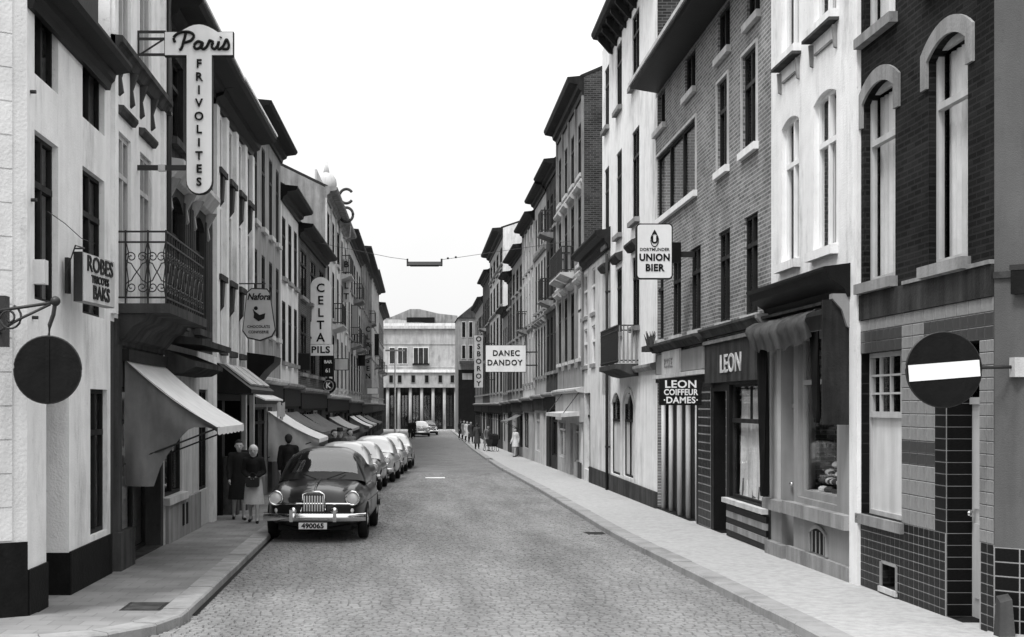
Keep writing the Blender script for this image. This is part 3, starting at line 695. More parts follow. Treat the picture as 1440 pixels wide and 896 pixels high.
pu = (U(958) + U(938)) / 2
h.part(MB().box(U(963), U(938), .08, .12, 2.72, 3.24), 'name_plate', 'stone_pale'); h.sign_text('ECOLE', pu, 2.98, .125, .26, 'grey_paint', .004, 1.2)
# dark tile pier with pale joints
ta, tb = U(999), U(982)
tiles(h, ta, tb, G(25) + PAVE, 2.5, .3, .16, 'tile_dark', 'joint_pale', gap=.02, name='dark_glazed_tile')
tiles(h, U(1021) - .02, U(1021) + .0 + .001 + .06, .5, 2.35, .06, .16, 'tile_dark', 'joint_pale', name='dark_glazed_tile')
# striped stallriser
for i in range(5):
    h.part(MB().box(U(1080), U(1024), .0, .03 + .012 * (i % 2), .0 + i * .105 - .12, .0 + (i + 1) * .105 - .122), 'stallriser_band', 'stone' if i % 2 else 'black_paint')
h.part(MB().box(U(1080), U(1022), 0, .1, .44, .52), 'window_ledge', 'stone_pale')
h.part(MB().box(ow['u0'], ow['u1'], -.6, -.14, .5, .58), 'display_shelf', 'board_pale')
for i in range(24):
    u = ow['u0'] + .1 + (ow['u1'] - ow['u0'] - .2) * R.random(); h.part(MB().tube([(u, -.2, .58), (u, -.2, .58 + R.uniform(.1, .3))], .05, 8, .03), 'shop_goods', R.choice(['goods_pale', 'goods_pale', 'goods_dark']))
drape(h, ow['u0'] + .55, ow['u1'] - .1, -.19, .6, 2.35, .03, 'curtain', 'curtain', n=30)
h.part(MB().box(ow['u0'], ow['u1'], -.48, -.44, .5, 2.45), 'display_back', 'stone_pale')
# long pale slats in front of the dark entrance
n = 15
for i in range(n):
    u = og['u0'] + .06 + i * (og['u1'] - og['u0'] - .12) / (n - 1)
    if i in (3, 9): continue
    h.part(MB().tube([(u, -.06 - .05 * (i % 3), G(28) + PAVE), (u, -.06 - .05 * (i % 3), 2.58)], .048, 8), 'slat', 'board_pale', None, True)
h.part(MB().box(og['u0'], og['u1'], -.24, -.2, G(28) + PAVE, 2.6), 'door_curtain', 'black_paint')
fb = h.part(MB().box(U(922) - .7, U(922), .02, .32, 3.3, 3.42), 'flower_box', 'timber_grey')
for i in range(16):
    u = U(922) - .7 + R.random() * .7; h.part(MB().tube([(u, .17, 3.42), (u + R.uniform(-.08, .08), .17 + R.uniform(-.12, .12), 3.6 + R.random() * .18)], .035, 5, .004), 'leaf', 'cloth_dark', fb)

# ---- R4 tall white house with the balcony
h = House('tall_white_house', 'tall white rendered house with iron balcony and dark cornice', 'R', 31.9, 40.2, 12.6, 'white_render', depth=9, roof=2.2, side_mat='brick_dark')
U = h.UP
cols = [(U(899), U(889)), (U(874.5), U(867)), (U(856.5), U(850.5))]
ops = []
for a, b in cols:
    for z0, z1 in ((4.05, 5.8), (6.7, 8.95), (10.1, 11.85)): ops.append(h.opening(a, b, z0, z1, 0, .09))
ge = [h.opening(U(892), U(877), .25, 2.45, .35, .1), h.opening(U(872), U(860), .2, 2.45, .3, .1), h.opening(U(856), U(847), G(38) + PAVE, 2.4, 0, .2)]
for o in ops: h.window(o, 'dark_wood', 1, .7, sill=('stone', .12))
for a, b in cols: h.part(MB().prx([(0, 5.95), (.1, 5.95), (.2, 6.08), (.2, 6.14), (0, 6.2)], a - .15, b + .15), 'window_hood', 'stone_dark')
h.window(ge[0], 'dark_wood', 1, .66, lower='board_pale', sur=('stone_pale', .12)); h.window(ge[1], 'dark_wood', 0, .66, lower='board_pale'); h.door(ge[2])
h.finish(cornice=dict(proj=.55, h=.55, m='dark_wood', brackets=9, bm='dark_wood'), plinth=(.15, 'stone_dark', .05))
h.part(MB().prx([(0, 2.9), (.1, 2.9), (.16, 2.98), (.16, 3.04), (0, 3.08)], .05, U(880)), 'string_course', 'stone')
db, df = 34.8, 38.3; ba, bb = h.U(db), h.U(df)
bal = h.part(MB().prx([(0, 2.82), (.2, 2.86), (.45, 2.98), (.55, 3.0), (.55, 3.12), (0, 3.12)], ba, bb), 'balcony', 'stone_dark')
rl = MB(); zt_, z0_ = 4.06, 3.14
for z in (zt_, zt_ - .12, z0_ + .06): rl.box(ba + .02, bb - .02, .49, .52, z - .015, z + .015); rl.box(ba + .02, ba + .05, 0, .5, z - .015, z + .015); rl.box(bb - .05, bb - .02, 0, .5, z - .015, z + .015)
h.part(rl, 'railing', 'iron', bal)
for i in range(30): u = ba + .04 + (bb - ba - .08) * i / 29; h.part(MB().box(u - .014, u + .014, .49, .515, z0_, zt_), 'baluster', 'iron', bal)
for i in range(5): v = .06 + .1 * i; h.part(MB().tube([(ba + .035, v, z0_), (ba + .035, v, z0_ + .25), (ba + .035, v, z0_ + .45), (ba + .035, v, zt_)], .03, 6, .02), 'baluster', 'stone', bal)

# ---- R5 low white house
h = House('low_white_house', 'low pale house with dark cornice between the tall white house and the brick gable', 'R', 40.2, 47.2, 7.05, 'white_old', depth=9, roof=2.0)
U = h.UP
ops = [h.opening(a, b, z0, z1, 0, .09) for a, b in ((U(837), U(832)), (U(826), U(819))) for z0, z1 in ((3.4, 4.6), (5.0, 6.4))]
g5 = [h.opening(U(830), U(818), .0, 2.5, 0, .2), h.opening(U(814), U(808), G(46) + PAVE, 2.3, 0, .2)]
for o in ops: h.window(o, 'white_paint', 0, .6, sill=('stone', .06), near=False)
h.window(g5[0], 'dark_wood', 1, .7, near=False, cur='half'); h.door(g5[1])
h.finish(cornice=dict(proj=.45, h=.5, m='dark_wood'), plinth=(-.05 + .2, 'stone_dark', .05))

def pipe(h, u, z0, z1, m='iron'):
    p = h.part(MB().tube([(u, .09, z0), (u, .09, (z0 + z1) / 2), (u, .09, z1)], .045, 8), 'drainpipe', m, None, True)
    z = z0 + 1.2
    while z < z1: h.part(MB().box(u - .07, u + .07, .0, .14, z, z + .05), 'pipe_clip', 'iron', p); z += 2.2
pipe(h, .12, G(40) + PAVE, 6.4, 'timber_grey')

# ---- the farther houses of a row: bays of windows over a shop
def row_house(name, label, side, D0, D1, zt, wall, bays, rows, trim='stone', cm='dark_wood', frame='dark_wood', depth=9, roof=2.2, side_mat=None, proj=.45, ch=.42, br=0, low='stone_dark',
              shop=True, canopy=None, balcony=None, sur=None, hood=None, strings=(), cur=.25, ww=.56, pil=None, lintel=0, zshop=2.35, awning=None, fascia='black_paint', curmode='pair'):
    h = House(name, label, side, D0, D1, zt, wall, depth, side_mat, roof); g = h.zb; pit = h.L / bays; ops = []
    for i in range(bays):
        for z0, z1 in rows: ops.append((i, h.opening(pit * (i + .5) - pit * ww / 2, pit * (i + .5) + pit * ww / 2, z0, z1, lintel, .07)))
    shops = []
    if shop:
        n = max(2, int(h.L / 2.6)); sp = (h.L - .5) / n; dj = R.randrange(n)
        for i in range(n):
            a = .25 + sp * i + .14; b = a + sp - .28
            if i == dj: b = min(b, a + 1.1); shops.append(('d', h.opening(a, b, h.g0 + .22, g + zshop, 0, .3)))
            else: shops.append(('w', h.opening(a, b, g + .55, g + zshop, 0, .12)))
    for i, o in ops: h.window(o, frame, 1, .68, cur=curmode if R.random() < cur else None, sill=(trim, .1), sur=sur, near=False)
    for k, o in shops:
        if k == 'd': h.door(o, 'dark_wood', 1)
        else:
            h.window(o, fascia if R.random() < .6 else 'grey_wood', 1, .78, 'shop_glass', near=False, fw=.06)
            a, b = o['u0'], o['u1']
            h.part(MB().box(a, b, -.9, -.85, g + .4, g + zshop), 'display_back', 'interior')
            for q in range(5): u = R.uniform(a + .1, b - .1); zz = g + .55; h.part(MB().box(u - .1, u + .1, -.6, -.3, zz, zz + R.uniform(.2, 1.1)), 'shop_goods', R.choice(['goods_pale', 'goods_dark', 'cloth_mid']))
    h.finish(cornice=dict(proj=proj, h=ch, m=cm, brackets=br), z_split=g + 3.0 if shop else None, low=low)
    if shop:
        h.part(MB().box(.15, h.L - .15, 0, .1, g + zshop + .08, g + 2.95), 'shop_fascia', fascia)
        h.part(MB().prx([(0, g + 2.95), (.2, g + 2.98), (.26, g + 3.04), (.26, g + 3.1), (0, g + 3.16)], .05, h.L - .05), 'shop_cornice', trim)
    for z in strings: h.part(MB().prx([(0, z - .08), (.06, z - .08), (.12, z + .02), (.12, z + .08), (0, z + .1)], .01, h.L - .01), 'string_course', trim)
    if hood:
        for i, o in ops:
            if o['z0'] < hood: h.part(MB().prx([(0, o['z1'] + .12), (.12, o['z1'] + .16), (.2, o['z1'] + .24), (.2, o['z1'] + .3), (0, o['z1'] + .36)], o['u0'] - .15, o['u1'] + .15), 'window_hood', trim)
    if pil:
        for i in range(bays + 1): u = min(max(pit * i, .13), h.L - .13); h.part(MB().box(u - .12, u + .12, 0, .07, rows[0][0] - .3, zt - ch), 'pilaster', pil)
    for bi, z in (balcony or []):
        a, b = pit * bi + .1, pit * (bi + 1) - .1
        bl = h.part(MB().prx([(0, z - .25), (.2, z - .2), (.5, z - .08), (.55, z - .06), (.55, z), (0, z)], a, b), 'balcony', trim)
        q = MB()
        for zz in (z + .08, z + .9): q.box(a + .02, b - .02, .48, .51, zz - .02, zz + .02); q.box(a + .02, a + .05, 0, .5, zz - .02, zz + .02); q.box(b - .05, b - .02, 0, .5, zz - .02, zz + .02)
        m_ = int((b - a) / .13)
        for k in range(m_ + 1): u = a + .03 + (b - a - .06) * k / m_; q.box(u - .012, u + .012, .485, .505, z, z + .9)
        for k in range(4): q.box(a + .02, a + .045, .05 + .12 * k, .075 + .12 * k, z, z + .9)
        h.part(q, 'railing', 'iron', bl)
    if canopy:
        z, pr, m_, a, b = canopy; h.part(MB().prx([(0, z), (pr, z - .05), (pr, z + .08), (0, z + .14)], a, b), 'canopy', m_)
        for u in (a + .1, b - .1): h.part(MB().cyl((u, .02, z + .9), (u, pr - .05, z + .05), .015, 6), 'canopy_rod', 'iron')
    if awning:
        for (a, b, pr, z1, z0, m_, ms) in awning: awn(h, a, b, pr, z1, z0, m_, ms)
    return h
def awn(h, a, b, pr, z1, z0, m_, ms, flap=None, far=True):
    n = 20; t = h.part(MB().grid([[(a + (b - a) * i / n, .02 + (pr - .02) * j / 8, z1 + (z0 - z1) * j / 8 - .07 * math.sin(PI * j / 8) + .012 * math.sin(i * 1.7) * j / 8 - .02 * math.sin(PI * i / n)) for i in range(n + 1)] for j in range(9)]), 'awning', m_, None, True)
    v = MB(); v.grid([[(a + (b - a) * i / 40, pr + .003 * math.sin(i * 1.3), z0 - k * (.09 + .02 * abs(math.sin(i * .55)))) for i in range(41)] for k in (0, 1)]); h.part(v, 'valance', m_, t, True)
    if ms:
        for u, s_ in ((a, 1), (b, -1))[:2 if far else 1]:
            P = []
            for i in range(17):
                q = i / 16; top = z1 + (z0 - z1) * q - .05 * math.sin(PI * q) - .01
                lo_ = flap(q) if flap else max(h.zb + .9, z0 - .25 - 1.0 * (1 - q) ** 2)
                P.append([(u + s_ * .05 + .055 * math.sin(i * .8 - k * .55) * (k / 8) ** .7 + .02 * math.sin(i * 2.3 + k), .03 + (pr - .03) * q, top + (lo_ - top) * k / 8) for k in range(9)])
            h.part(MB().grid(P), 'side_flap', ms, t, True)
    for u in (a + .08, b - .08): h.part(MB().cyl((u, .02, z0 - .5), (u, pr - .04, z0 - .02), .014, 6), 'awning_arm', 'iron', t)
    return t

row_house('ornate_house', 'tall grey stone house with brick gable end and carved window bays', 'R', 47.2, 56.5, 13.0, 'stone', 4, ((3.7, 6.1), (6.9, 9.2), (9.9, 11.7)), trim='stone_pale', side_mat='brick_dark', proj=.55, ch=.6, br=0,
          strings=(6.55, 9.55), balcony=((1, 6.75), (2, 6.75)), hood=7.0, roof=1.9, pil='stone', low='cream', canopy=(1.75, .7, 'stone_pale', .5, 6.5), fascia='cream', cur=.3, zshop=1.9)
row_house('balcony_house', 'dark stone house with stacked balconies next to the ornate stone house', 'R', 56.5, 61.5, 11.9, 'stone_dark', 3, ((3.5, 5.8), (6.6, 8.7), (9.4, 10.9)), proj=.55, ch=.45, balcony=((1, 6.4), (1, 9.2)), trim='stone', strings=(6.1,), low='timber_grey')
row_house('grey_house', 'grey house with tall narrow windows and dark cornice beyond the balcony house', 'R', 61.5, 67.5, 11.8, 'cream', 4, ((3.4, 5.6), (6.4, 8.6), (9.2, 10.8)), proj=.5, ch=.45, strings=(6.0, 8.95), hood=6.0, low='stone_pale', fascia='timber_grey')
row_house('pale_house', 'pale house with long window bars beyond the grey house', 'R', 67.5, 75, 11.3, 'white_old', 4, ((3.2, 5.4), (6.1, 8.3), (8.8, 10.2)), proj=.5, ch=.42, strings=(5.8,), pil='cream', balcony=((2, 5.9),), low='cream', fascia='stone_dark')
row_house('plain_grey_house', 'plain grey house with heavy eaves behind the restaurant sign', 'R', 75, 84, 10.6, 'stone', 3, ((3.0, 5.2), (5.9, 8.0), (8.4, 9.7)), proj=.55, ch=.42, low='stone', fascia='timber_grey', awning=[(1, 5, .9, 1.6, 1.25, 'canvas_dark', None)])
row_house('dark_gable_house', 'dark brick house with narrow front and tall dark gable', 'R', 84, 88, 10.0, 'brick_brown', 2, ((3.0, 5.2), (5.9, 7.6), (8.0, 9.2)), proj=.6, side_mat='brick_dark')
row_house('low_shop_house', 'low stone house with shop beside the tall pale tower house', 'R', 88, 93, 8.2, 'stone', 3, ((2.9, 4.6), (5.3, 7.0)), proj=.5, low='cream')
row_house('tower_house', 'tall pale house with dark cornice tiers rising above the far houses', 'R', 93, 110, 13.7, 'cream', 4, ((3.0, 5.2), (6.0, 8.2), (8.8, 10.6), (11.2, 12.6)), proj=.7, ch=.6, side_mat='white_old', strings=(5.6, 8.6, 11.4), roof=1.5)
row_house('narrow_far_house', 'narrow dark house past the tall pale tower house', 'R', 110, 122, 12.6, 'stone_dark', 4, ((3.0, 5.0), (5.8, 7.8), (8.6, 10.6)), proj=.5, ch=.4, balcony=((1, 5.6), (2, 8.4)))
row_house('last_house', 'grey house at the end of the right hand row', 'R', 122, 138, 11.4, 'stone', 5, ((3.0, 5.0), (5.8, 7.8), (8.4, 10)), proj=.5, ch=.45)

# ================================================================== left side
# ---- L1 white corner house
h = House('white_corner_house', 'white rendered corner house with black plinth and small attic windows', 'L', 14.4, 18.5, 6.45, 'white_render', depth=8, roof=2.4)
U = h.UP
w1 = [h.opening(U(48.5), U(82), z0, z1, 0, .13) for z0, z1 in ((3.2, 4.95), (5.53, 6.3))] + [h.opening(U(116), U(147), z0, z1, 0, .13) for z0, z1 in ((3.2, 4.95), (5.53, 6.3))]
dd = h.opening(U(65), U(97), h.g0 + .2, 2.3, 0, .42); gw1 = h.opening(U(127), U(151), .5, 2.3, 0, .12)
for o in w1: h.window(o, 'dark_wood', 1, 0 if o['z0'] > 5 else .7, fw=.045)
h.window(gw1, 'dark_wood', 1, .7); h.door(dd, 'black_paint')
h.finish(cornice=dict(proj=.34, h=.32, m='black_paint', u1=h.L - .3), plinth=(.43, 'tar', .025), roofmat='slate')
rv = MB().box(dd['u1'] - .02, dd['u1'] + .0, -.4, .02, h.g0, .42); h.part(rv, 'plinth_return', 'tar')
dm = h.part(MB().box(h.U(16.6), h.U(18.0), -1.2, -.05, 6.5, 8.0), 'dormer', 'slate')
A = Vector((XL(14.4), 14.4)); ch = [A, Vector((-4.7, 13.75)), Vector((-14, 13.75)), Vector((-14, 21))]
bpy.context.view_layer.update(); INV = h.root.matrix_world.inverted()
cw, cl = MB(), MB()
for k, (p, q) in enumerate(zip(ch[:-1], ch[1:])):
    cw.quad((p.x, p.y, .7), (q.x, q.y, .7), (q.x, q.y, 6.45), (p.x, p.y, 6.45))
    e = Vector((.012, -.02)); p2, q2 = p + e * (k > 0 or 1), q + e
    cl.quad((p2.x, p2.y, -.3), (q2.x, q2.y, -.3), (q2.x, q2.y, .72), (p2.x, p2.y, .72)); cl.quad((p2.x, p2.y, .72), (q2.x, q2.y, .72), (q.x, q.y, .72), (p.x, p.y, .72))
for mb, n_, m_ in ((cw, 'corner_wall', 'white_old'), (cl, 'corner_plinth', 'tar')): mb.xf(lambda p: INV @ Vector(p)); mb.build(n_, m_, h.root)
d_ = (ch[1] - ch[0]); dn = d_.normalized(); on = Vector((-dn.y, dn.x)); on = on if on.y < 0 else -on
for j in range(17):                                              # rough quoins on the chamfer
    z0 = .74 + j * .34; wq = .30 if j % 2 else .42; e = .012
    p0, p1 = ch[0] + dn * .16 + on * e, ch[0] + dn * (.16 + wq) + on * e
    mb = MB().add([(p0.x, p0.y, z0), (p1.x, p1.y, z0), (p1.x, p1.y, z0 + .325), (p0.x, p0.y, z0 + .325)] + [(p0.x - on.x * e, p0.y - on.y * e, z0), (p1.x - on.x * e, p1.y - on.y * e, z0), (p1.x - on.x * e, p1.y - on.y * e, z0 + .325), (p0.x - on.x * e, p0.y - on.y * e, z0 + .325)],
                  [(0, 1, 2, 3), (0, 1, 5, 4), (1, 2, 6, 5), (2, 3, 7, 6), (3, 0, 4, 7)])
    mb.xf(lambda p: INV @ Vector(p)); mb.build('quoin', 'white_old', h.root)
h.part(MB().box(h.U(14.62), h.U(14.78), 0, .12, 3.35, 3.6), 'bracket', 'white_old')          # iron-work stub under the window
for i, (u, z) in enumerate(((.12, 5.3), (.15, 4.2), (1.0, 6.3), (.2, 3.0))): h.part(MB().cyl((u, 0, z), (u, .06, z), .02, 6), 'wall_anchor', 'iron')
wr = MB(); h.part(wr.tube([(h.U(15.1), .03, 4.16), (h.U(15.8), .05, 4.12), (h.U(16.6), .05, 4.05), (h.U(17.4), .03, 4.08)], .005, 5), 'cable', 'iron')

# ---- L2 white house with iron balcony over the awning shop
h = House('white_balcony_house', 'slim white house with iron balcony above the big shop awning', 'L', 18.5, 22.6, 9.9, 'white_render', depth=8)
U = h.UP; H2 = h
wl = [h.opening(U(167), U(184), 3.5, 5.78, 0, .1), h.opening(U(197), U(213), 3.5, 5.78, 0, .1), h.opening(U(167), U(184), 7.0, 9.2, 0, .1), h.opening(U(197), U(213), 7.0, 9.2, 0, .1)]
gs_ = h.opening(.5, h.L - .25, G(20) + PAVE, 2.35, 0, .3)
for o in wl:
    h.window(o, 'grey_wood', 1, .75, fw=.07, cur='pair')
    h.part(MB().prx([(0, o['z1'] + .22), (.05, o['z1'] + .22), (.09, o['z1'] + .28), (.09, o['z1'] + .32), (0, o['z1'] + .33)], o['u0'] - .1, o['u1'] + .1), 'window_hood', 'stone_dark')
h.window(gs_, 'dark_wood', 2, .8, 'shop_glass')
h.finish(z_split=3.2, low='stone_dark', cornice=dict(proj=.5, h=.5, m='dark_wood'))
h.part(MB().prx([(0, 6.72), (.06, 6.72), (.12, 6.82), (.16, 6.84), (.16, 6.92), (0, 6.94)], .02, h.L - .02), 'string_course', 'stone_dark')
for o in wl[2:]:
    for u in (o['u0'] + .02, o['u1'] - .02): h.part(MB().prx([(0, 6.25), (.06, 6.3), (.03, 6.5), (.11, 6.72), (0, 6.72)], u - .05, u + .05), 'bracket', 'stone_dark')
for u in (.12, h.L - .16): h.part(MB().box(u - .1, u + .1, 0, .06, 3.3, 9.3), 'pilaster', 'white_render')
h.part(MB().box(.24, h.L, -.03, .02, 2.9, 3.25), 'shop_fascia', 'stone_dark')
# balcony slab on a coved underside
a, b = h.U(19.0), h.U(22.55); pj = .64
bal = h.part(MB().box(a - .04, b + .04, 0, pj + .06, 3.33, 3.46), 'balcony', 'stone_dark')
h.part(MB().prx([(0, 2.95), (.08, 3.0), (.2, 3.16), (.34, 3.24), (.4, 3.33), (0, 3.33)], a, b), 'balcony_cove', 'stone_dark', bal)
rl = MB(); z0, z1 = 3.5, 4.42
for z in (z0 + .04, z1 - .14, z1):
    rl.box(a, b, pj - .012, pj + .012, z - .012, z + .012); rl.box(a - .012, a + .012, 0, pj, z - .012, z + .012); rl.box(b - .012, b + .012, 0, pj, z - .012, z + .012)
for v in (.1, .4, pj): rl.tube([(a, v, 3.46), (a, v, z1 + .02)], .014, 6)
for u in (b,): rl.tube([(u, pj, 3.46), (u, pj, z1 + .02)], .014, 6)
h.part(rl, 'railing', 'iron', bal)
def spiral(cu, cz, r, turns, st, dirn, n=26): return [(cu + r * (1 - .85 * i / n) * math.cos(st + dirn * turns * 2 * PI * i / n), cz + r * (1 - .85 * i / n) * math.sin(st + dirn * turns * 2 * PI * i / n)) for i in range(n + 1)]
def scrolls(c, w, put):
    for (cx, cz, r, st, dr) in ((c - w * .25, 4.08, .085, -PI / 2, -1), (c + w * .25, 4.08, .085, -PI / 2, 1), (c - w * .25, 3.68, .085, PI / 2, 1), (c + w * .25, 3.68, .085, PI / 2, -1)):
        put(spiral(cx, cz, r, 1.6, st, dr))
    for s_ in (-1, 1):
        put([(c + s_ * w * .25, 3.995), (c + s_ * w * .12, 3.93), (c, 3.88), (c - s_ * w * .12, 3.83), (c - s_ * w * .25, 3.765)])
        put([(c + s_ * w * .48, 4.28), (c + s_ * w * .36, 4.14), (c + s_ * w * .46, 3.95), (c + s_ * w * .36, 3.75), (c + s_ * w * .47, 3.55)])
for c, w in ((.25, .30), (.52, .24)): scrolls(c, w, lambda pts: h.part(MB().tube([(a, p[0], p[1]) for p in pts], .008, 5), 'scroll', 'iron', bal))
for i in range(9): scrolls(a + .2 + i * (b - a - .4) / 8, .38, lambda pts: h.part(MB().tube([(p[0], pj, p[1]) for p in pts], .012, 4), 'scroll', 'iron', bal))
for i in range(17): u = a + (b - a) * i / 16; h.part(MB().tube([(u, pj, 3.46), (u, pj, z1)], .011, 4), 'baluster', 'iron', bal)
# the big awning with its long slack side cloth
za = 2.74
def flapA(q):
    zb_ = 1.0 if q < .33 else 1.0 + .82 * ((q - .33) / .4) ** .55 if q < .73 else 1.80
    return min(zb_, za + (1.80 - za) * q - .08)
awn(h, h.U(19.25), h.U(22.4), 1.3, za, 1.80, 'canvas_white', 'canvas_dark', flapA, False)
h.part(MB().box(h.U(19.25), h.U(22.4), 0, .1, za - .04, za + .12), 'awning_box', 'dark_wood')
h.part(MB().box(0.24, .52, .0, .05, h.g0, 2.9), 'shop_pilaster', 'stone_dark'); h.part(MB().box(.2, 1.2, 0, .1, h.g0, .42), 'base_stone', 'stone_dark')

pipe(h, h.L - .02, 3.3, 9.4)
# ---- L3 dark panelled house
h = House('dark_panelled_house', 'dark weathered house front with closed plank shutters beside the white balcony house', 'L', 22.6, 28.3, 8.55, 'timber_grey', depth=8)
U = h.UP; H3L = h
ops = [h.opening(a, b, z0, z1, .2 if z0 < 5 else 0, .15) for a, b in ((.7, 2.0), (3.3, 4.6)) for z0, z1 in ((3.5, 5.6), (6.5, 7.9))]
sh = [h.opening(.1, 1.9, .62, 2.3, 0, .1), h.opening(3.85, 5.0, .5, 2.4, 0, .1)]
for o in ops: h.window(o, 'dark_wood', 1, .7, sill=('stone_dark', .12))
for o in ops:
    a, b = o['u0'], o['u1']
    if o['z0'] < 5:
        for s_ in range(2):
            for k in range(5):
                u = (a - .58 + k * .115) if s_ == 0 else (b + .02 + k * .115)
                h.part(MB().box(u, u + .108, .0, .03 + .006 * (k % 2), o['z0'], o['z1']), 'shutter_plank', 'timber_grey')
        h.part(MB().prx([(0, 5.75), (.1, 5.8), (.22, 5.95), (.26, 6.0), (.26, 6.08), (0, 6.12)], a - .3, b + .3), 'window_hood', 'stone_pale')
        for u in (a - .2, b + .2): h.part(MB().prx([(0, 5.2), (.07, 5.3), (.04, 5.5), (.2, 5.78), (0, 5.78)], u - .07, u + .07), 'bracket', 'stone')
h.window(sh[0], 'dark_wood', 1, .7, sill=('stone_pale', .1)); h.window(sh[1], 'dark_wood', 1, .7)
h.finish(z_split=3.1, low='stone_pale', cornice=dict(proj=.62, h=.35, m='black_paint', lip='stone_pale'))
h.part(MB().prx([(0, 2.6), (.3, 2.62), (.5, 2.72), (.5, 2.80), (0, 3.0)], .1, 3.4), 'canopy', 'stone_dark'); h.part(MB().prx([(0, 3.1), (.62, 3.06), (.62, 3.16), (0, 3.24)], .0, h.L - 2), 'canopy', 'timber_grey')
h.part(MB().box(.2, 3.8, .0, .05, h.g0, .5), 'stallriser', 'stone')
for u in (1.6, 2.0): h.part(MB().box(u, u + .16, .0, .065, .05, .42), 'cellar_vent', 'tar')
h.part(MB().box(5.1, 5.6, 0, .1, h.g0, 3.05), 'pilaster', 'white_render')

# ---- L4 white pilastered house
h = House('pilastered_house', 'white house with tall pilasters and dark aprons under every window', 'L', 28.3, 34.5, 8.6, 'white_render', depth=9)
n = 4; pit = h.L / n; ops = []
for i in range(n):
    for z0, z1 in ((3.25, 4.15), (4.75, 6.15), (6.9, 8.0)): ops.append(h.opening(pit * (i + .5) - .42, pit * (i + .5) + .42, z0, z1, 0, .1))
sh = [h.opening(.3, 1.3, G(30) + PAVE, 2.2, 0, .5), h.opening(1.7, 4.2, .25, 2.2, 0, .5), h.opening(4.7, 6.0, .1, 2.1, 0, .3)]
for o in ops:
    h.window(o, 'dark_wood', 1, .7 if o['z0'] > 4 else 0, cur='pair' if R.random() < .3 else None, sill=('stone_dark', .14))
    if o['z0'] > 4:
        a, b, c = o['u0'], o['u1'], o['z0']
        h.part(MB().box(a - .05, b + .05, 0, .05, c - .58, c - .13), 'apron', 'stone_dark'); h.part(MB().prx([(0, c - .75), (.1, c - .62), (.12, c - .14), (0, c - .14)], (a + b) / 2 - .15, (a + b) / 2 + .15), 'bracket', 'stone_dark')
h.door(sh[0]); h.window(sh[1], 'dark_wood', 2, .8, 'shop_glass'); h.window(sh[2], 'dark_wood', 1, .8, 'shop_glass')
h.finish(z_split=2.95, low='black_paint', cornice=dict(proj=.62, h=.5, m='black_paint', lip='white_paint'))
for i in range(n + 1): u = min(max(pit * i, .2), h.L - .2); h.part(MB().box(u - .2, u + .2, 0, .09, 2.95, 8.1), 'pilaster', 'white_render')
# glazed canopy over the dark shop
cn = h.part(MB().prx([(0, 2.92), (.06, 2.95), (.75, 2.42), (.75, 2.34), (.0, 2.34)], .2, 4.5), 'canopy', 'black_paint')
for k in range(3):
    a = .9 + k * 1.15; P = [(a, .12, 2.925), (a + .95, .12, 2.925), (a + .95, .66, 2.51), (a, .66, 2.51)]
    h.part(MB().add(P + [(p[0], p[1] + .02, p[2] + .03) for p in P], [(0, 1, 2, 3), (4, 5, 6, 7), (0, 1, 5, 4), (1, 2, 6, 5), (2, 3, 7, 6), (3, 0, 4, 7)]), 'canopy_light', 'stone_pale', cn)
h.part(MB().prx([(.7, 2.3), (.95, 2.2), (.95, 2.23), (.7, 2.34)], .9, 4.5), 'canopy_edge', 'canvas_white', cn)
h.part(MB().prx([(0, 2.6), (.3, 2.65), (.5, 2.9), (.72, 3.1), (.74, 3.24), (0, 3.34)], 4.7, h.L - .05), 'shop_cornice', 'black_paint')
for u in (4.42, 5.9): h.part(MB().box(u, u + .22, 0, .1, h.g0, 2.34), 'shop_pilaster', 'stone_pale' if u > 4.5 else 'white_paint')
v_ = h.part(MB().grid([[(4.6 + 1.6 * i / 20, .8 + .03 * math.sin(i), 2.15 - .35 * k + .05 * math.sin(i * .35)) for i in range(21)] for k in (0, 1)]), 'valance', 'canvas_pale', None, True)
for u in (1.5, 3.0, 4.0): h.part(MB().box(u, u + .3, .0, .3, h.g0, 1.0 + .3 * R.random()), 'display_case', 'goods_dark')

row_house('smooth_grey_house', 'tall smooth grey house with narrow windows and heavy eaves', 'L', 34.5, 41.5, 9.5, 'mid_render', 4, ((4.0, 6.0), (6.7, 8.8)), frame='dark_wood', proj=.5, ch=.34, cm='black_paint', ww=.45, trim='stone_pale', roof=2.0, cur=.15,
          awning=[(3.4, 6.8, 1.4, 1.95, 1.2, 'canvas_white', 'canvas_pale')], low='stone')
row_house('pale_grey_house', 'pale grey house with dark projecting eaves next to the tall smooth house', 'L', 41.5, 47, 8.5, 'white_old', 3, ((3.4, 5.2), (5.9, 7.7)), frame='dark_wood', proj=.5, ch=.4, cm='black_paint', awning=[(.6, 4.9, 1.2, 1.9, 1.3, 'canvas_dark', 'canvas_pale')], cur=.2)
row_house('dark_timber_house', 'dark front with pale blank side wall below the tall theatre house', 'L', 47, 58, 8.1, 'brick_brown', 3, ((3.2, 5.2), (5.8, 7.4)), proj=.5, ch=.4, cm='black_paint', side_mat='mid_render', awning=[(1.5, 7, 1.2, 1.8, 1.2, 'canvas_dark', None)])
hp = row_house('theatre_house', 'tall pale house with rooftop letters on a mast', 'L', 58, 75, 11.0, 'white_old', 5, ((2.9, 5.2), (5.9, 8.0), (8.6, 10.2)), trim='stone_pale', cm='stone', proj=.5, side_mat='stone', pil='stone_pale', balcony=((1, 5.6), (3, 8.4)), cur=.2, awning=[(2, 9, 1.0, 1.6, 1.1, 'canvas_pale', 'canvas_dark')])
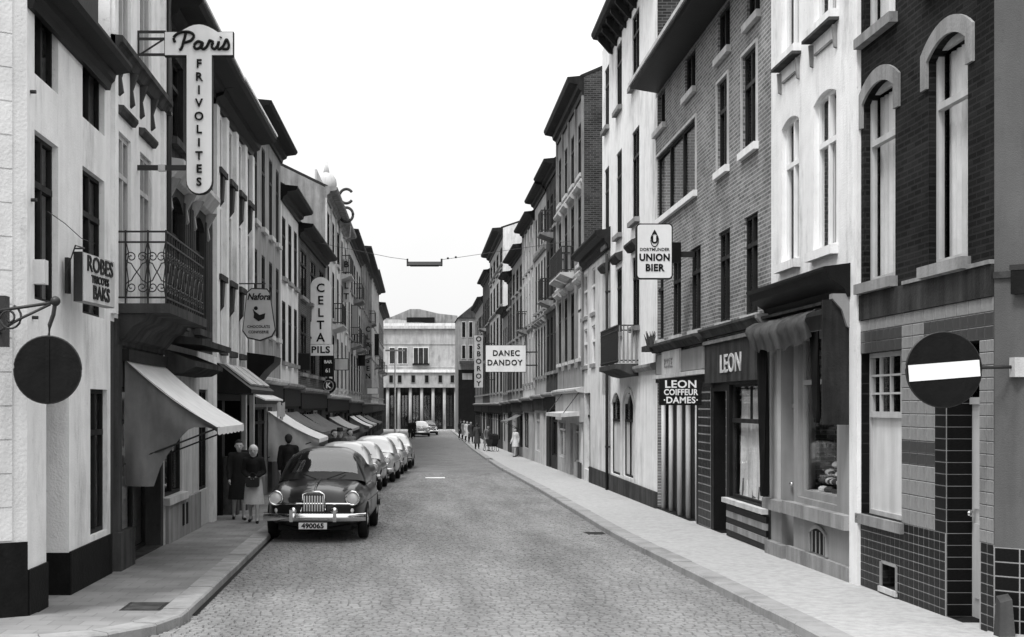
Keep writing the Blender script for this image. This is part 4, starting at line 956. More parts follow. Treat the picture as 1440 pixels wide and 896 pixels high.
row_house('iron_balcony_house', 'pale grey house with stacked iron balconies past the pale theatre house', 'L', 75, 92, 11.4, 'cream', 5, ((2.9, 5.0), (5.8, 7.8), (8.4, 10.3)), proj=.6, balcony=((1, 5.5), (3, 5.5), (2, 8.2)), cm='black_paint', awning=[(2, 7, 1.1, 1.5, .95, 'canvas_white', 'canvas_dark'), (9, 15, 1.1, 1.5, .95, 'canvas_pale', 'canvas_dark')])
row_house('far_stone_house', 'grey stone house with projecting bays in the far left row', 'L', 92, 112, 12.4, 'stone', 6, ((2.8, 5.0), (5.8, 7.8), (8.6, 10.6)), proj=.7, balcony=((1, 5.4), (4, 8.2)), pil='stone', awning=[(3, 12, 1.1, 1.4, .9, 'canvas_dark', None)])
row_house('far_pale_house', 'pale stone house near the far end of the left row', 'L', 112, 134, 12.8, 'white_old', 6, ((2.8, 5.0), (5.8, 7.8), (8.6, 10.8)), proj=.7, pil='stone_pale', balcony=((2, 5.4), (5, 5.4)))
row_house('far_corner_house', 'grey house at the end of the left hand row', 'L', 134, 156, 11.8, 'stone', 6, ((2.8, 5.0), (5.8, 7.8), (8.4, 10.2)), proj=.7, balcony=((1, 5.4), (4, 5.4)))
# carved finial and roof railing on the theatre house
bpy.context.view_layer.update()
fn = MB(); fn.tube([(9.6, -.6, 11.0), (9.6, -.6, 12.2)], .35, 8, .3); fn.sphere((9.6, -.6, 12.6), .5, 12, 8, (1, 1, 1.15)); fn.tube([(9.6, -.6, 13.0), (9.6, -.6, 13.7)], .18, 8, .03)
hp.part(fn, 'finial', 'stone_pale', None, True)
hp.part(MB().box(1, 13, -.5, -.42, 11.05, 11.9), 'parapet', 'stone_pale')

# ================================================================== the building across the end of the street
DE = 170.; GE = G(DE)
eb = empty('colonnaded_building', (2.5, DE, GE), 0, 'white modern building with a tall columned portico closing the street', 'building')
def E(mb, name, m, parent=None, sm=False): mb.xf(lambda p: (p[0] - 2.5, p[1] - DE, p[2] - GE)); return mb.build(name, m, parent or eb, sm)
z_ = lambda py: zp(DE, py); x_ = lambda px: xp(DE, px)
E(MB().box(-9, 9.5, DE + 2.5, DE + 3, GE - .2, z_(545)), 'portico_wall', 'timber_grey')
E(MB().box(-9, 9.5, DE - .3, DE + 2.6, z_(545), z_(522)), 'gallery_band', 'cream')
E(MB().box(-9, 9.5, DE + .8, DE + 14, z_(522) - .001, z_(462)), 'upper_wall', 'cream')
E(MB().box(-9.3, 9.8, DE + .4, DE + 1.0, z_(462), z_(458)), 'cornice', 'stone_pale')
E(MB().box(-9.2, 9.7, DE - .5, DE + .8, z_(524), z_(520)), 'ledge', 'white_render')
E(MB().pry([(x_(540), z_(458)), (x_(645), z_(458)), (x_(645), z_(441)), (x_(618), z_(438)), (x_(590), z_(431.5)), (x_(577), z_(431.5)), (x_(552), z_(442)), (x_(540), z_(446))], DE + 4, DE + 14), 'gable_roof', 'stone')
E(MB().box(x_(572), x_(612), DE + 3.2, DE + 4.01, z_(451), z_(444)), 'roof_window', 'tar')
E(MB().pry([(x_(540), z_(458)), (x_(646), z_(458)), (x_(646), z_(452)), (x_(600), z_(452)), (x_(560), z_(447)), (x_(540), z_(447))], DE + 3.3, DE + 3.7), 'stepped_parapet', 'cream')
E(MB().box(x_(540), x_(646), DE + 2.4, DE + 3.4, z_(458), z_(453)), 'roof_terrace', 'white_old')
for i, px in enumerate((545, 561, 577, 593, 609, 625, 641)):
    E(MB().tube([(x_(px), DE + .2, GE), (x_(px), DE + .2, z_(545))], .19, 12), 'column', 'cream', None, True)
for px in (553, 569, 585, 601, 617, 633):
    w = E(MB().box(x_(px - 5), x_(px + 5), DE + 2.44, DE + 2.5, GE, z_(552)), 'portico_door', 'dark_wood')
    for q in (-2.2, 2.2): E(MB().box(x_(px + q - 1.6), x_(px + q + 1.6), DE + 2.40, DE + 2.43, GE + .5, z_(556)), 'pane', 'shop_glass', w)
for px in (550, 562, 581, 600, 619, 636):
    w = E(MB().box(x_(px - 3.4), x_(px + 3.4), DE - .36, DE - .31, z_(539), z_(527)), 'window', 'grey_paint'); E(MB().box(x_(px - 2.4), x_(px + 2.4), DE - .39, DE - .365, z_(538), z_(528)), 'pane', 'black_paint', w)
E(MB().box(-9, 9.5, DE + .72, DE + .8, z_(484), z_(482)), 'string_course', 'cream'); E(MB().box(-9, 9.5, DE + .72, DE + .8, z_(516.5), z_(514.5)), 'string_course', 'cream')
for px, wd_ in ((592, 11), (566, 7), (551, 4)):
    w = E(MB().box(x_(px - wd_), x_(px + wd_), DE + .7, DE + .79, z_(512), z_(488)), 'window', 'white_paint')
    nn = max(1, int(wd_ / 3.4))
    for k in range(nn): a = x_(px - wd_ + .8 + (2 * wd_ - .8) * k / nn); E(MB().box(a, a + (2 * wd_ / nn - 1.2) * DE / F, DE + .66, DE + .695, z_(511), z_(489)), 'pane', 'timber_grey', w)
E(MB().box(x_(580), x_(604), DE + .2, DE + .8, z_(513), z_(511)), 'balcony', 'tar')
E(MB().box(-9, 9.5, DE - .6, DE + 2.5, GE - .1, GE + .15), 'step', 'stone_pale')
# dark house on the right of the far square
DF = 150.
fh = empty('far_square_house', (xp(DF, 657), DF, G(DF)), 0, 'dark gabled house beside the white colonnaded building', 'building')
def E2(mb, name, m, parent=None): mb.xf(lambda p: (p[0] - xp(DF, 657), p[1] - DF, p[2] - G(DF))); return mb.build(name, m, parent or fh)
zf = lambda py: zp(DF, py); xf_ = lambda px: xp(DF, px)
E2(MB().box(xf_(644.5), xf_(680), DF, DF + 9, G(DF) - .2, zf(447)), 'wall', 'stone')
E2(MB().pry([(xf_(643), zf(447)), (xf_(682), zf(447)), (xf_(676), zf(428)), (xf_(664), zf(430))], DF - .2, DF + 9), 'roof', 'stone_dark')
E2(MB().box(xf_(644.5), xf_(680), DF - .12, DF - .002, G(DF), zf(520)), 'shop_front', 'black_paint')
E2(MB().box(xf_(646), xf_(668), DF - .8, DF - .13, zf(512), zf(508)), 'balcony', 'stone_dark')
for px in (652, 662):
    for y0, y1 in ((505, 485), (475, 452)):
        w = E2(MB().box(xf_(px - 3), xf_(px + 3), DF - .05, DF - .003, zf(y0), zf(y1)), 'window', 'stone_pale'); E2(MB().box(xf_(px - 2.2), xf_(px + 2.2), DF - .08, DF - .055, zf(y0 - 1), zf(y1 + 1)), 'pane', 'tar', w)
E2(MB().box(xf_(650), xf_(664), DF - .15, DF - .125, zf(534), zf(525)), 'fascia', 'stone')

lp = empty('street_lamp', (xp(146, 555.5), 146, G(146)), 0, 'slender pale lamp post with flat head before the colonnade', 'street lamp')
MB().tube([(0, 0, 0), (0, 0, 4), (0, 0, 8.6)], .11, 8, .06).build('post', 'stone_pale', lp); MB().box(-1.0, 1.0, -.15, .15, 8.6, 8.75).build('lamp_head', 'grey_paint', lp)

# ================================================================== signs
def catmull(pts, n=6):
    out = []; P = [pts[0]] + list(pts) + [pts[-1]]
    for i in range(1, len(P) - 2):
        a, b, c, d = (np.array(q, float) for q in P[i - 1:i + 3])
        for k in range(n):
            t = k / n; out.append(tuple(.5 * (2 * b + (c - a) * t + (2 * a - 5 * b + 4 * c - d) * t * t + (3 * b - a - 3 * c + d) * t ** 3)))
    out.append(tuple(pts[-1])); return out
# ---- tall neon sign
d = 20.4; X0 = xp(d, 233); sg = empty('neon_shop_sign', (X0, d, zp(d, 273)), 0, 'tall white T-shaped neon sign with script top and vertical letters', 'sign')
def S(mb, name, m, parent=None, o=None, sm=False):
    o = o or sg; l = o.location.copy(); mb.xf(lambda p: (p[0] - l.x, p[1] - l.y, p[2] - l.z)); return mb.build(name, m, parent or o, sm)
xa, xb, sa, sb = xp(d, 233), xp(d, 328), xp(d, 263.5), xp(d, 298.5); zt, zm, zl = zp(d, 47), zp(d, 79), zp(d, 273)
out = [(xa, zm), (xa, zt)] + [(xa + (xb - xa) * (.22 + .56 * i / 8), zt + .11 * math.sin(PI * i / 8)) for i in range(9)] + [(xb, zt), (xb, zm), (sb, zm)]
cs = (sa + sb) / 2; rs = (sb - sa) / 2
out += [(cs + rs * math.cos(-PI * i / 10), zl + rs + rs * math.sin(-PI * i / 10)) for i in range(11)] + [(sa, zm)]
bd = S(MB().pry(out, d - .07, d + .07), 'board', 'sign_white')
S(MB().pry([(x + (.012 if x > cs else -.012), z + (.012 if z > zm else -.012)) for x, z in out], d - .05, d + .05), 'edge_trim', 'timber_grey', bd)
for i, c in enumerate('FRIVOLITES'):
    lettering(c, .165, 'sign_black', sg, (cs - sg.location.x, -.085, zp(d, 92 + i * 18.4) - sg.location.z), FRONT, .004, .012)
strokes = [[(.20, 1.0), (.14, .6), (.06, .1), (-.02, -.02)], [(-.16, .45), (-.2, .75), (-.02, 1.02), (.28, 1.08), (.46, .9), (.40, .6), (.2, .45), (.1, .5)],
           [(.74, .42), (.6, .5), (.48, .28), (.52, .06), (.66, .12), (.76, .44), (.73, .12), (.8, .04), (.9, .2), (.97, .48), (1.0, .55), (1.1, .46), (1.06, .2), (1.14, .04), (1.24, .2), (1.3, .5), (1.26, .12), (1.33, .04), (1.45, .25), (1.55, .62), (1.63, .3), (1.58, .05), (1.42, .06)], [(1.35, .72), (1.37, .78)]]
kx = (xb - xa) * .82 / 1.85
for st in strokes:
    S(MB().tube([(xa + .14 + (p[0] + .18) * kx, d - .09, zm + .07 + p[1] * .235) for p in catmull(st)], .021, 6), 'script_lettering', 'sign_black', None, None, True)
br = MB(); xw = XL(d) - .02
for z in (zt + .02, zt - .08, zm + .02): br.box(xw, xa, d - .015, d + .015, z - .018, z + .018)
br.tube([(xw + .05, d, zm + .02), (xa - .02, d, zt - .08)], .014, 6); br.box(xw + .02, xw + .05, d - .012, d + .012, zm, zt + .02)
S(br, 'bracket', 'iron'); zk = zp(d, 236); S(MB().box(xw, sa, d - .03, d + .03, zk - .035, zk + .035), 'stay_bar', 'iron')
S(MB().box(xw + .32, xw + .42, d - .04, d + .04, zk - .05, zk + .04), 'clamp', 'stone_pale')
# ---- flat box sign on the white corner house
o = empty('box_sign', (XL(16) + .16, 15.75, 3.25), PI / 2 - .10, 'small white lettered box sign fixed over the corner house door', 'sign')
MB().box(0, 1.15, -.10, .0, 0, .55).build('box', 'sign_grey', o); MB().box(.01, 1.14, -.112, -.101, .01, .54).build('face', 'stone_pale', o)
MB().box(-.012, -.001, -.1, .0, .0, .55).build('shaded_end', 'timber_grey', o)  # dark tone on the near end, painting in the shade of that side
lettering('ROBES', .25, 'sign_black', o, (.58, -.118, .43), FRONT, .003, .006, 1, 1.3); lettering('TRICOTS', .12, 'sign_black', o, (.58, -.118, .27), FRONT, .003, .006, 1, 1.3); lettering('BAKS', .22, 'sign_black', o, (.62, -.118, .12), FRONT, .004, .006, 1, 1.2)
MB().tube([(.0, .1, .3), (.0, -.02, .62), (.3, -.02, .62), (.3, .1, .62)], .01, 5).build('bracket', 'iron', o); MB().box(.1, .2, .1, .14, .1, .5).build('wall_plate', 'iron', o)
# ---- no-entry disc seen from behind, on a scrolled bracket (left corner)
d = 13.75; cx, cz = xp(d, 67), zp(d, 520)
o = empty('back_of_road_sign', (cx, d, cz - .32), 0, 'round dark back of a road sign hanging from a scrolled iron bracket', 'road sign')
MB().cyl((0, -.012, .32), (0, .012, .32), .323, 40).build('disc', 'tar', o); MB().tube([(.323 * math.cos(t), 0, .32 + .323 * math.sin(t)) for t in np.linspace(0, 2 * PI, 41)], .012, 6).build('rim', 'iron', o, True)
MB().box(-.02, .02, -.022, -.012, .0, .64).build('spine', 'tar', o)
zb_ = zp(d, 428) - (cz - .32); xe = xp(d, 78) - cx; xw = xp(d, -8) - cx
MB().tube([(xe, 0, zb_ + .03), (xe - .02, 0, zb_ - .1), (.02, 0, zb_ - .2), (.01, 0, .62)], .022, 6).build('hanger', 'iron', o)
bk = MB(); bk.tube([(xw, .22, zb_ - .06), (xw + .02, .05, zb_ - .06), (xe, 0, zb_ + .02)], .017, 6); bk.tube([(xe - .05, 0, zb_), (xe - .35, .02, zb_ - .14), (xw, .12, zb_ - .26), (xw, .24, zb_ - .27)], .014, 6)
bk.tube([(xe - .46 + p[0], .04, zb_ - .13 + p[1]) for p in spiral(0, 0, .13, 1.7, 1.2, -1)], .012, 6); bk.sphere((xe, 0, zb_ + .03), .05)
bk.build('bracket', 'iron', o, True); MB().box(xw - .05, xw + .05, .2, .36, zb_ - .4, zb_ + .1).build('wall_plate', 'iron', o)
# ---- no-entry sign on the right corner
d = 13.0; cx, cz = xp(d, 1327), zp(d, 520)
o = empty('no_entry_sign', (cx, d, cz - .345), 0, 'round no-entry sign with white bar on an iron arm from the tiled corner', 'road sign')
MB().cyl((0, -.012, .345), (0, .012, .345), .342, 44).build('disc', 'tar', o); MB().tube([(.342 * math.cos(t), 0, .345 + .342 * math.sin(t)) for t in np.linspace(0, 2 * PI, 45)], .011, 6).build('rim', 'iron', o, True)
MB().box(-.325, .325, -.018, -.0125, -.075, .075).build('white_bar', 'sign_white', o, loc=(0, 0, .335), rot=(0, math.radians(-4.5), 0))
MB().tube([(.0, .03, .36), (.55, .06, .37), (.92, .2, .38)], .016, 8).build('arm', 'iron', o); MB().box(.66, .80, .02, .14, .28, .46).build('wall_bracket', 'stone_pale', o)
MB().box(-.03, .03, .012, .04, .1, .6).build('back_strap', 'iron', o)
q = empty('wall_box', (5.72, 13.0, 3.12), -.8, 'small dark box fixed high on the grey corner wall', 'box'); MB().box(-.14, .14, -.05, .06, 0, .26).build('case', 'black_paint', q); MB().box(-.15, .15, -.055, -.05, .22, .27).build('lid', 'iron', q)
# ---- beer sign
d = 27.6; xa, xb, z0, z1 = xp(d, 894), xp(d, 945), zp(d, 393), zp(d, 315)
o = empty('beer_sign', ((xa + xb) / 2, d, z0), 0, 'white rounded beer sign with black capitals on the brick house', 'sign')
def rrect(x0, x1, z0, z1, r, n=5):
    P = []
    for cx, cz, a in ((x1 - r, z1 - r, 0), (x0 + r, z1 - r, 90), (x0 + r, z0 + r, 180), (x1 - r, z0 + r, 270)):
        P += [(cx + r * math.cos(math.radians(a + 90 * i / n)), cz + r * math.sin(math.radians(a + 90 * i / n))) for i in range(n + 1)]
    return P
w, hh = (xb - xa) / 2, z1 - z0
MB().pry(rrect(-w, w, 0, hh, .07), -.07, .07).build('box', 'sign_black', o); MB().pry(rrect(-w + .022, w - .022, .022, hh - .022, .06), -.076, -.0705).build('face', 'sign_white', o)
lettering('UNION', .185, 'sign_black', o, (0, -.08, hh * .385), FRONT, .007, .005, 1.08, .92); lettering('BIER', .185, 'sign_black', o, (0, -.08, hh * .20), FRONT, .007, .005, 1.08, .95)
lettering('DORTMUNDER', .082, 'sign_black', o, (0, -.08, hh * .53), FRONT, .001, .004, 1.05, .98); lettering('U', .19, 'sign_black', o, (0, -.08, hh * .70), FRONT, .008, .005)
MB().tube([(.075 * math.cos(t), -.08, hh * .70 + .125 * math.sin(t)) for t in np.linspace(0, 2 * PI, 25)], .009, 5).build('emblem_ring', 'sign_black', o); MB().pry([(-.05, hh * .81), (.05, hh * .81), (0, hh * .89)], -.085, -.077).build('emblem_point', 'sign_black', o)
MB().box(w, XR(d) - (xa + xb) / 2 + .02, -.04, .04, hh * .4, hh * .5).build('bracket', 'iron', o); MB().box(w, w + .16, -.09, .09, hh * .3, hh * .66).build('transformer_box', 'black_paint', o)
# ---- hairdresser's sign
d = 25.7; xa, xb, z0, z1 = xp(d, 927), xp(d, 986), zp(d, 570), zp(d, 534)
o = empty('hairdresser_sign', ((xa + xb) / 2, d, z0), 0, 'small black hairdresser sign with white capitals above the striped entrance', 'sign'); w, hh = (xb - xa) / 2, z1 - z0
MB().box(-w, w, -.05, .05, 0, hh).build('board', 'sign_black', o)
for t, s_, z, kx in (('LEON', .19, .81, 1.15), ('COIFFEUR', .15, .50, .86), ('·DAMES·', .16, .19, 1.02)): lettering(t, s_, 'sign_white', o, (0, -.056, hh * z), FRONT, .004, .005, 1.06, kx)
MB().box(w, XR(d) - (xa + xb) / 2 + .02, -.025, .025, hh * .7, hh * .85).build('bracket', 'iron', o)
# ---- restaurant sign
d = 66; xa, xb, z0, z1 = xp(d, 683), xp(d, 739), zp(d, 523), zp(d, 486)
o = empty('wide_white_sign', ((xa + xb) / 2, d, z0), 0, 'wide white projecting sign with two lines of dark capitals', 'sign'); w, hh = (xb - xa) / 2, z1 - z0
MB().box(-w, w, -.1, .1, 0, hh).build('board', 'sign_white', o); MB().box(-w - .02, w + .02, -.09, .09, -.02, hh + .02).build('edge_trim', 'timber_grey', o)
lettering('DANEC', .36, 'sign_black', o, (.02, -.11, hh * .7), FRONT, .008, .006, 1.15, .95); lettering('DANDOY', .36, 'sign_black', o, (-.05, -.11, hh * .34), FRONT, .008, .006, 1.15, .95)
for z in (.25, .75): MB().box(w, XR(d) - (xa + xb) / 2 + .02, -.03, .03, hh * z - .03, hh * z + .03).build('bracket', 'iron', o)
# ---- vertical letter signs
def vsign(name, label, d, px, py0, py1, text, wpx, m, lm, size, side, round_top=False, extra=None, gap=None):
    xc = xp(d, px); z0, z1 = zp(d, py1), zp(d, py0); o = empty(name, (xc, d, z0), 0, label, 'sign'); w = wpx * d / F / 2; hh = z1 - z0
    P = [(-w, 0), (w, 0), (w, hh - (w if round_top else 0))] + ([(w * math.cos(PI * i / 10), hh - w + w * math.sin(PI * i / 10)) for i in range(1, 10)] if round_top else []) + [(-w, hh - (w if round_top else 0))]
    MB().pry(P, -.1, .1).build('board', m, o); n = len(text); top = hh - (w * .5 if round_top else 0)
    for i, c in enumerate(text): lettering(c, size, lm, o, (0, -.11, top - (i + .5) * top / n), FRONT, size * .02, .006)
    xw = (XR(d) if side == 'R' else XL(d)) - xc
    for z in (.15, .85): MB().box(min(xw, w if xw > 0 else -w), max(xw, w if xw > 0 else -w), -.03, .03, hh * z - .03, hh * z + .03).build('bracket', 'iron', o)
    return o
o = vsign('vertical_beer_sign', 'tall white vertical sign with round top and five dark letters', 52, 451, 390, 484, 'CELTA', 29, 'sign_white', 'sign_black', .44, 'L', True)
MB().box(-.46, .46, -.09, .09, -.42, -.02).build('name_board', 'sign_white', o); lettering('PILS', .34, 'sign_black', o, (0, -.1, -.22), FRONT, .008, .006, 1.1, 1.1)
q = MB(); q.box(-1.05, -.5, -.02, .02, 1.35, 1.39); q.box(-1.05, -.5, -.02, .02, 1.75, 1.79); q.box(-1.02, -.98, -.02, .02, 1.35, 1.79); q.box(-.56, -.52, -.02, .02, 1.35, 1.79); q.build('frame', 'iron', o)
d = 57; o = empty('dark_double_sign', (xp(d, 461), d, zp(d, 553)), 0, 'dark square sign above a dark round one below the tall white sign', 'sign')
MB().cyl((.02, -.06, .30), (.02, .06, .30), .31, 24).build('round_board', 'sign_black', o); MB().tube([(.02 + .2 * math.cos(t), -.07, .3 + .2 * math.sin(t)) for t in np.linspace(0, 2 * PI, 21)], .025, 5).build('emblem_ring', 'sign_grey', o)
lettering('K', .3, 'sign_white', o, (.02, -.07, .3), FRONT, .01); MB().box(-.2, .22, -.05, .05, .66, 1.55).build('square_board', 'sign_black', o); lettering('BAR', .17, 'sign_white', o, (.01, -.06, 1.25), FRONT, .006); lettering('61', .22, 'sign_white', o, (.01, -.06, .9), FRONT, .006)
MB().box(XL(d) - xp(d, 461), -.2, -.03, .03, 1.2, 1.28).build('bracket', 'iron', o); MB().box(-.03, .03, -.02, .02, .55, .7).build('link', 'iron', o)
vsign('vertical_white_sign', 'narrow pale vertical sign on the theatre house', 70, 487, 365, 425, 'BELT', 10, 'stone_pale', 'sign_black', .42, 'L')
vsign('vertical_grey_sign', 'narrow grey vertical sign with seven letters in the far left row', 100, 517.5, 458, 535, 'CLAUSEN', 10, 'stone', 'sign_black', .5, 'L')
vsign('far_vertical_sign', 'narrow pale vertical sign with dark letters in the far right row', 104, 673, 472, 545, 'OSBOROY', 12, 'stone_pale', 'sign_black', .52, 'R')
for i, (dd_, px, py0, py1, wpx, m_, lb) in enumerate(((47, 428, 498, 520, 15, 'sign_black', 'blank dark board projecting low beside the pale grey house'), (63, 480, 505, 520, 18, 'stone_pale', 'blank pale board over the awnings of the theatre house'),
        (80, 499, 430, 470, 8, 'sign_grey', 'narrow blank grey board high on the iron balcony house'), (88, 506, 500, 514, 14, 'sign_black', 'blank dark board under the iron balcony house eaves'), (104, 523, 546, 554, 17, 'sign_white', 'blank white board low in the far left row'), (122, 529, 470, 500, 7, 'sign_black', 'narrow blank dark board on the far pale house'))):
    xc = xp(dd_, px); o = empty('projecting_sign', (xc, dd_, zp(dd_, py1)), 0, lb, 'sign'); w = wpx * dd_ / F / 2; hh = (py1 - py0) * dd_ / F
    MB().box(-w, w, -.06, .06, 0, hh).build('board', m_, o); MB().box(-w - .03, w + .03, -.05, .05, -.03, hh + .03).build('edge_trim', 'timber_grey', o); MB().box(XL(dd_) - xc, -w, -.03, .03, hh * .6, hh * .6 + .06).build('bracket', 'iron', o)
# ---- rooftop ring letters
d = 66; o = empty('rooftop_letters', (xp(d, 487), d, zp(d, 332)), 0, 'large pale ring letters stacked on a thin mast beside the pale theatre house', 'sign')
def Z(py): return zp(d, py) - zp(d, 332)
for py, gapped in ((276, True), (302, False)):
    ts = np.linspace(.6, 2 * PI - .6, 26) if gapped else np.linspace(0, 2 * PI, 29)
    MB().tube([(.31 * math.cos(t), 0, Z(py) + .33 * math.sin(t)) for t in ts], .07, 6).build('ring_letter', 'stone_dark', o, True)
MB().tube([(.18, 0, Z(318)), (.18, 0, Z(334)), (.0, 0, Z(336)), (-.15, 0, Z(334))], .05, 6).build('hook_letter', 'stone', o, True)
MB().box(-.36, -.32, -.02, .02, Z(385), Z(270)).build('mast', 'iron', o)
for py in (272, 300, 330, 370): MB().box(XL(d) - xp(d, 487) - .2, -.3, -.02, .02, Z(py) - .02, Z(py) + .02).build('stay', 'stone', o)
# ---- shield-shaped hanging sign
d = 31.6; o = empty('shield_sign', (xp(d, 364), d, zp(d, 480)), 0, 'pale shield-shaped hanging sign with script and a dark emblem', 'sign')
P = [(xp(d, a) - xp(d, 364), zp(d, b) - zp(d, 480)) for a, b in ((347, 411), (354, 405), (376, 406), (380, 411), (388, 465), (383, 474), (366, 480), (348, 476), (341, 466))]
MB().pry(P, -.05, .05).build('board', 'iron', o); c0 = (0., .62); MB().pry([(c0[0] + (x - c0[0]) * .94, c0[1] + (z - c0[1]) * .95) for x, z in P], -.058, -.051).build('face', 'canvas_pale', o)
q = MB(); q.pry([(-.11, .52), (.0, .44), (.13, .5), (.15, .62), (.02, .58), (-.08, .66), (-.13, .72), (-.1, .6)], -.066, -.059); q.sphere((-.06, -.062, .73), .045, 8, 5, (1, .2, 1)); q.build('emblem', 'sign_black', o)
lettering('Nafora', .2, 'sign_black', o, (0, -.062, .98), FRONT, .006, .004, 1, .9, shear=.25); lettering('CHOCOLATS', .085, 'sign_black', o, (0, -.062, .32), FRONT, .001, .004); lettering('CONFISERIE', .085, 'sign_black', o, (0, -.062, .2), FRONT, .001, .004)
MB().tube([(XL(d) - xp(d, 364), 0, 1.28), (.15, 0, 1.28)], .016, 6).build('bracket', 'iron', o); MB().tube([(-.1, 0, 1.28), (-.1, 0, 1.15)], .01, 5).build('hanger', 'iron', o)
# ---- street lamp hung on wires across the street
d = 50; o = empty('suspended_street_lamp', (xp(d, 597), d, zp(d, 374)), 0, 'long dark trough lamp hung on wires across the street', 'street lamp')
MB().prx([(-.12, .14), (-.16, .02), (-.1, -.0), (.1, 0), (.16, .02), (.12, .14)], -.6, .6).build('trough', 'iron', o)
for s_ in (-1, 1): MB().box(s_ * .6 - .03, s_ * .6 + .03, -.14, .14, .0, .24).build('end_cap', 'iron', o)
MB().box(-.5, .5, -.07, .07, -.02, .0).build('diffuser', 'timber_grey', o)
x0, x1 = XL(d) - xp(d, 597), XR(d) - xp(d, 597)
for s_, xw, zw in ((-1, x0, .9), (1, x1, .9)): MB().tube([(s_ * .6, 0, .22), (s_ * 1.2, 0, .3), (xw, 0, zw)], .008, 4).build('wire', 'iron', o)
for x in (.82, 1.1): MB().sphere((x, 0, .24 + (x - .6) * .13), .04).build('insulator', 'iron', o)

# ================================================================== cars
def build_car(name, label, x, d, yaw, col, roofc=None, L=4.5, W=.86, hgt=1.58, plate=None, group=None, shape=0):
    root = empty(name, (x, d, G(d) + .004), yaw, label, 'car', group)
    root.rotation_euler.x = -.0098 if d < 78 else 0
    hl = L / 2; k = hgt / 1.53
    yt = [-1, -.97, -.92, -.8, -.55, -.38, .3, .5, .72, .88, .96, 1]; zt_ = [.70, .80, .87, .93, .985, 1.0, 1.0, .985, .93, .85, .76, .66]
    zt_ = [q * k for q in zt_]
    def wid(s): return W * (.70 + .30 * max(0, 1 - abs(s) ** 5) ** .5)
    def top(s): return float(np.interp(s, yt, zt_))
    def bot(s): return .17 + .10 * abs(s) ** 6
    def sec(s, t):                                          # body section, t = 0 at the side, 90 deg on top, 270 below
        c, sn = math.cos(t), math.sin(t); w = wid(s); zm = .60 * k; e = 2 / 3.1
        xx = w * math.copysign(abs(c) ** e, c)
        zz = zm + (top(s) - zm) * abs(sn) ** e if sn >= 0 else zm - (zm - bot(s)) * abs(sn) ** (2 / 4)
        if sn > 0:
            f = math.exp(-((abs(xx) - W * .74) / .14) ** 2)
            fr = max(0, min(1, (-s - .36) / .2)) if s < 0 else .75 * max(0, min(1, (s - .3) / .2))
            zz += .055 * f * fr * min(1, (1 - abs(s)) / .12 + .2) - .03 * fr * math.exp(-((abs(xx) - W * .48) / .12) ** 2)
        return xx, s * hl, zz
    ns, nt_ = 46, 48
    ss = [-math.cos(PI * i / ns) * .55 + (-1 + 2 * i / ns) * .45 for i in range(ns + 1)]
    V = [sec(s, 2 * PI * j / nt_) for s in ss for j in range(nt_)]; Fc = []
    for i in range(ns):
        for j in range(nt_): Fc.append((i * nt_ + j, i * nt_ + (j + 1) % nt_, (i + 1) * nt_ + (j + 1) % nt_, (i + 1) * nt_ + j))
    for i, s in ((0, -1), (ns, 1)):                          # slightly domed nose and tail
        b0 = i * nt_; V2 = [(V[b0 + j][0] * .55, V[b0 + j][1] + s * .035, .58 * k + (V[b0 + j][2] - .58 * k) * .55) for j in range(nt_)]; n0 = len(V); V += V2
        for j in range(nt_): Fc.append((b0 + j, b0 + (j + 1) % nt_, n0 + (j + 1) % nt_, n0 + j))
        Fc.append(tuple(range(n0, n0 + nt_)))
    tmp = MB(); tmp.v, tmp.f = V, Fc; bo = tmp.build('body', col, root, True)
    cut = MB(); ax = (-hl * .63, hl * .60); wr = .345
    for a in ax:
        for s in (-1, 1): cut.cyl((s * .55, a, wr), (s * 1.3, a, wr), .385, 28)
    co = cut.build('cutter', 'rubber')
    md = bo.modifiers.new('b', 'BOOLEAN'); md.operation = 'DIFFERENCE'; md.solver = 'EXACT'; md.object = co
    me = evaluate(bo); bo.modifiers.clear(); bo.data = me; bpy.data.objects.remove(co)
    me.materials.clear(); me.materials.append(M[col]); me.polygons.foreach_set('material_index', [0] * len(me.polygons)); me.polygons.foreach_set('use_smooth', [True] * len(me.polygons))
    try: me.set_sharp_from_angle(angle=math.radians(35))
    except Exception: pass
    # greenhouse
    gy = [-.42, -.36, -.28, -.20, -.12, .0, .15, .3, .40, .5, .60]; gz = [.99, 1.14, 1.33, 1.45, 1.50, 1.53, 1.53, 1.50, 1.42, 1.22, .97]; belt = .97 * k
    if shape == 1: gy = [-.38, -.34, -.27, -.20, -.10, .05, .2, .36, .5, .64, .80]; gz = [.99, 1.10, 1.32, 1.44, 1.51, 1.53, 1.51, 1.44, 1.31, 1.13, .92]
    if shape == 3: gy = [-.37, -.33, -.28, -.22, -.13, .0, .15, .34, .42, .49, .56]; gz = [.99, 1.14, 1.36, 1.48, 1.53, 1.55, 1.55, 1.52, 1.41, 1.2, .97]
    if shape == 2: gy = [-.40, -.35, -.29, -.22, -.12, .0, .15, .30, .36, .42, .48]; gz = [.99, 1.14, 1.36, 1.47, 1.51, 1.53, 1.53, 1.50, 1.40, 1.20, .97]
    def gh(s, f):                                            # f 0 belt at the side ... 1 roof centre
        zr = float(np.interp(s, gy, gz)) * k; a = f * PI / 2; e = 2 / 3.4
        xx = W * .90 * (1 - .04 * max(0, s) ** 2) * max(0, math.cos(a)) ** e; zz = belt - .06 + (zr - belt + .06) * math.sin(a) ** e
        xx *= 1 - .17 * max(0, (zz - belt)) / .55
        return xx, s * hl, zz
    g = MB(); gs2 = list(np.linspace(gy[0], gy[-1], 36)); fs = list(np.linspace(0, 1, 14))
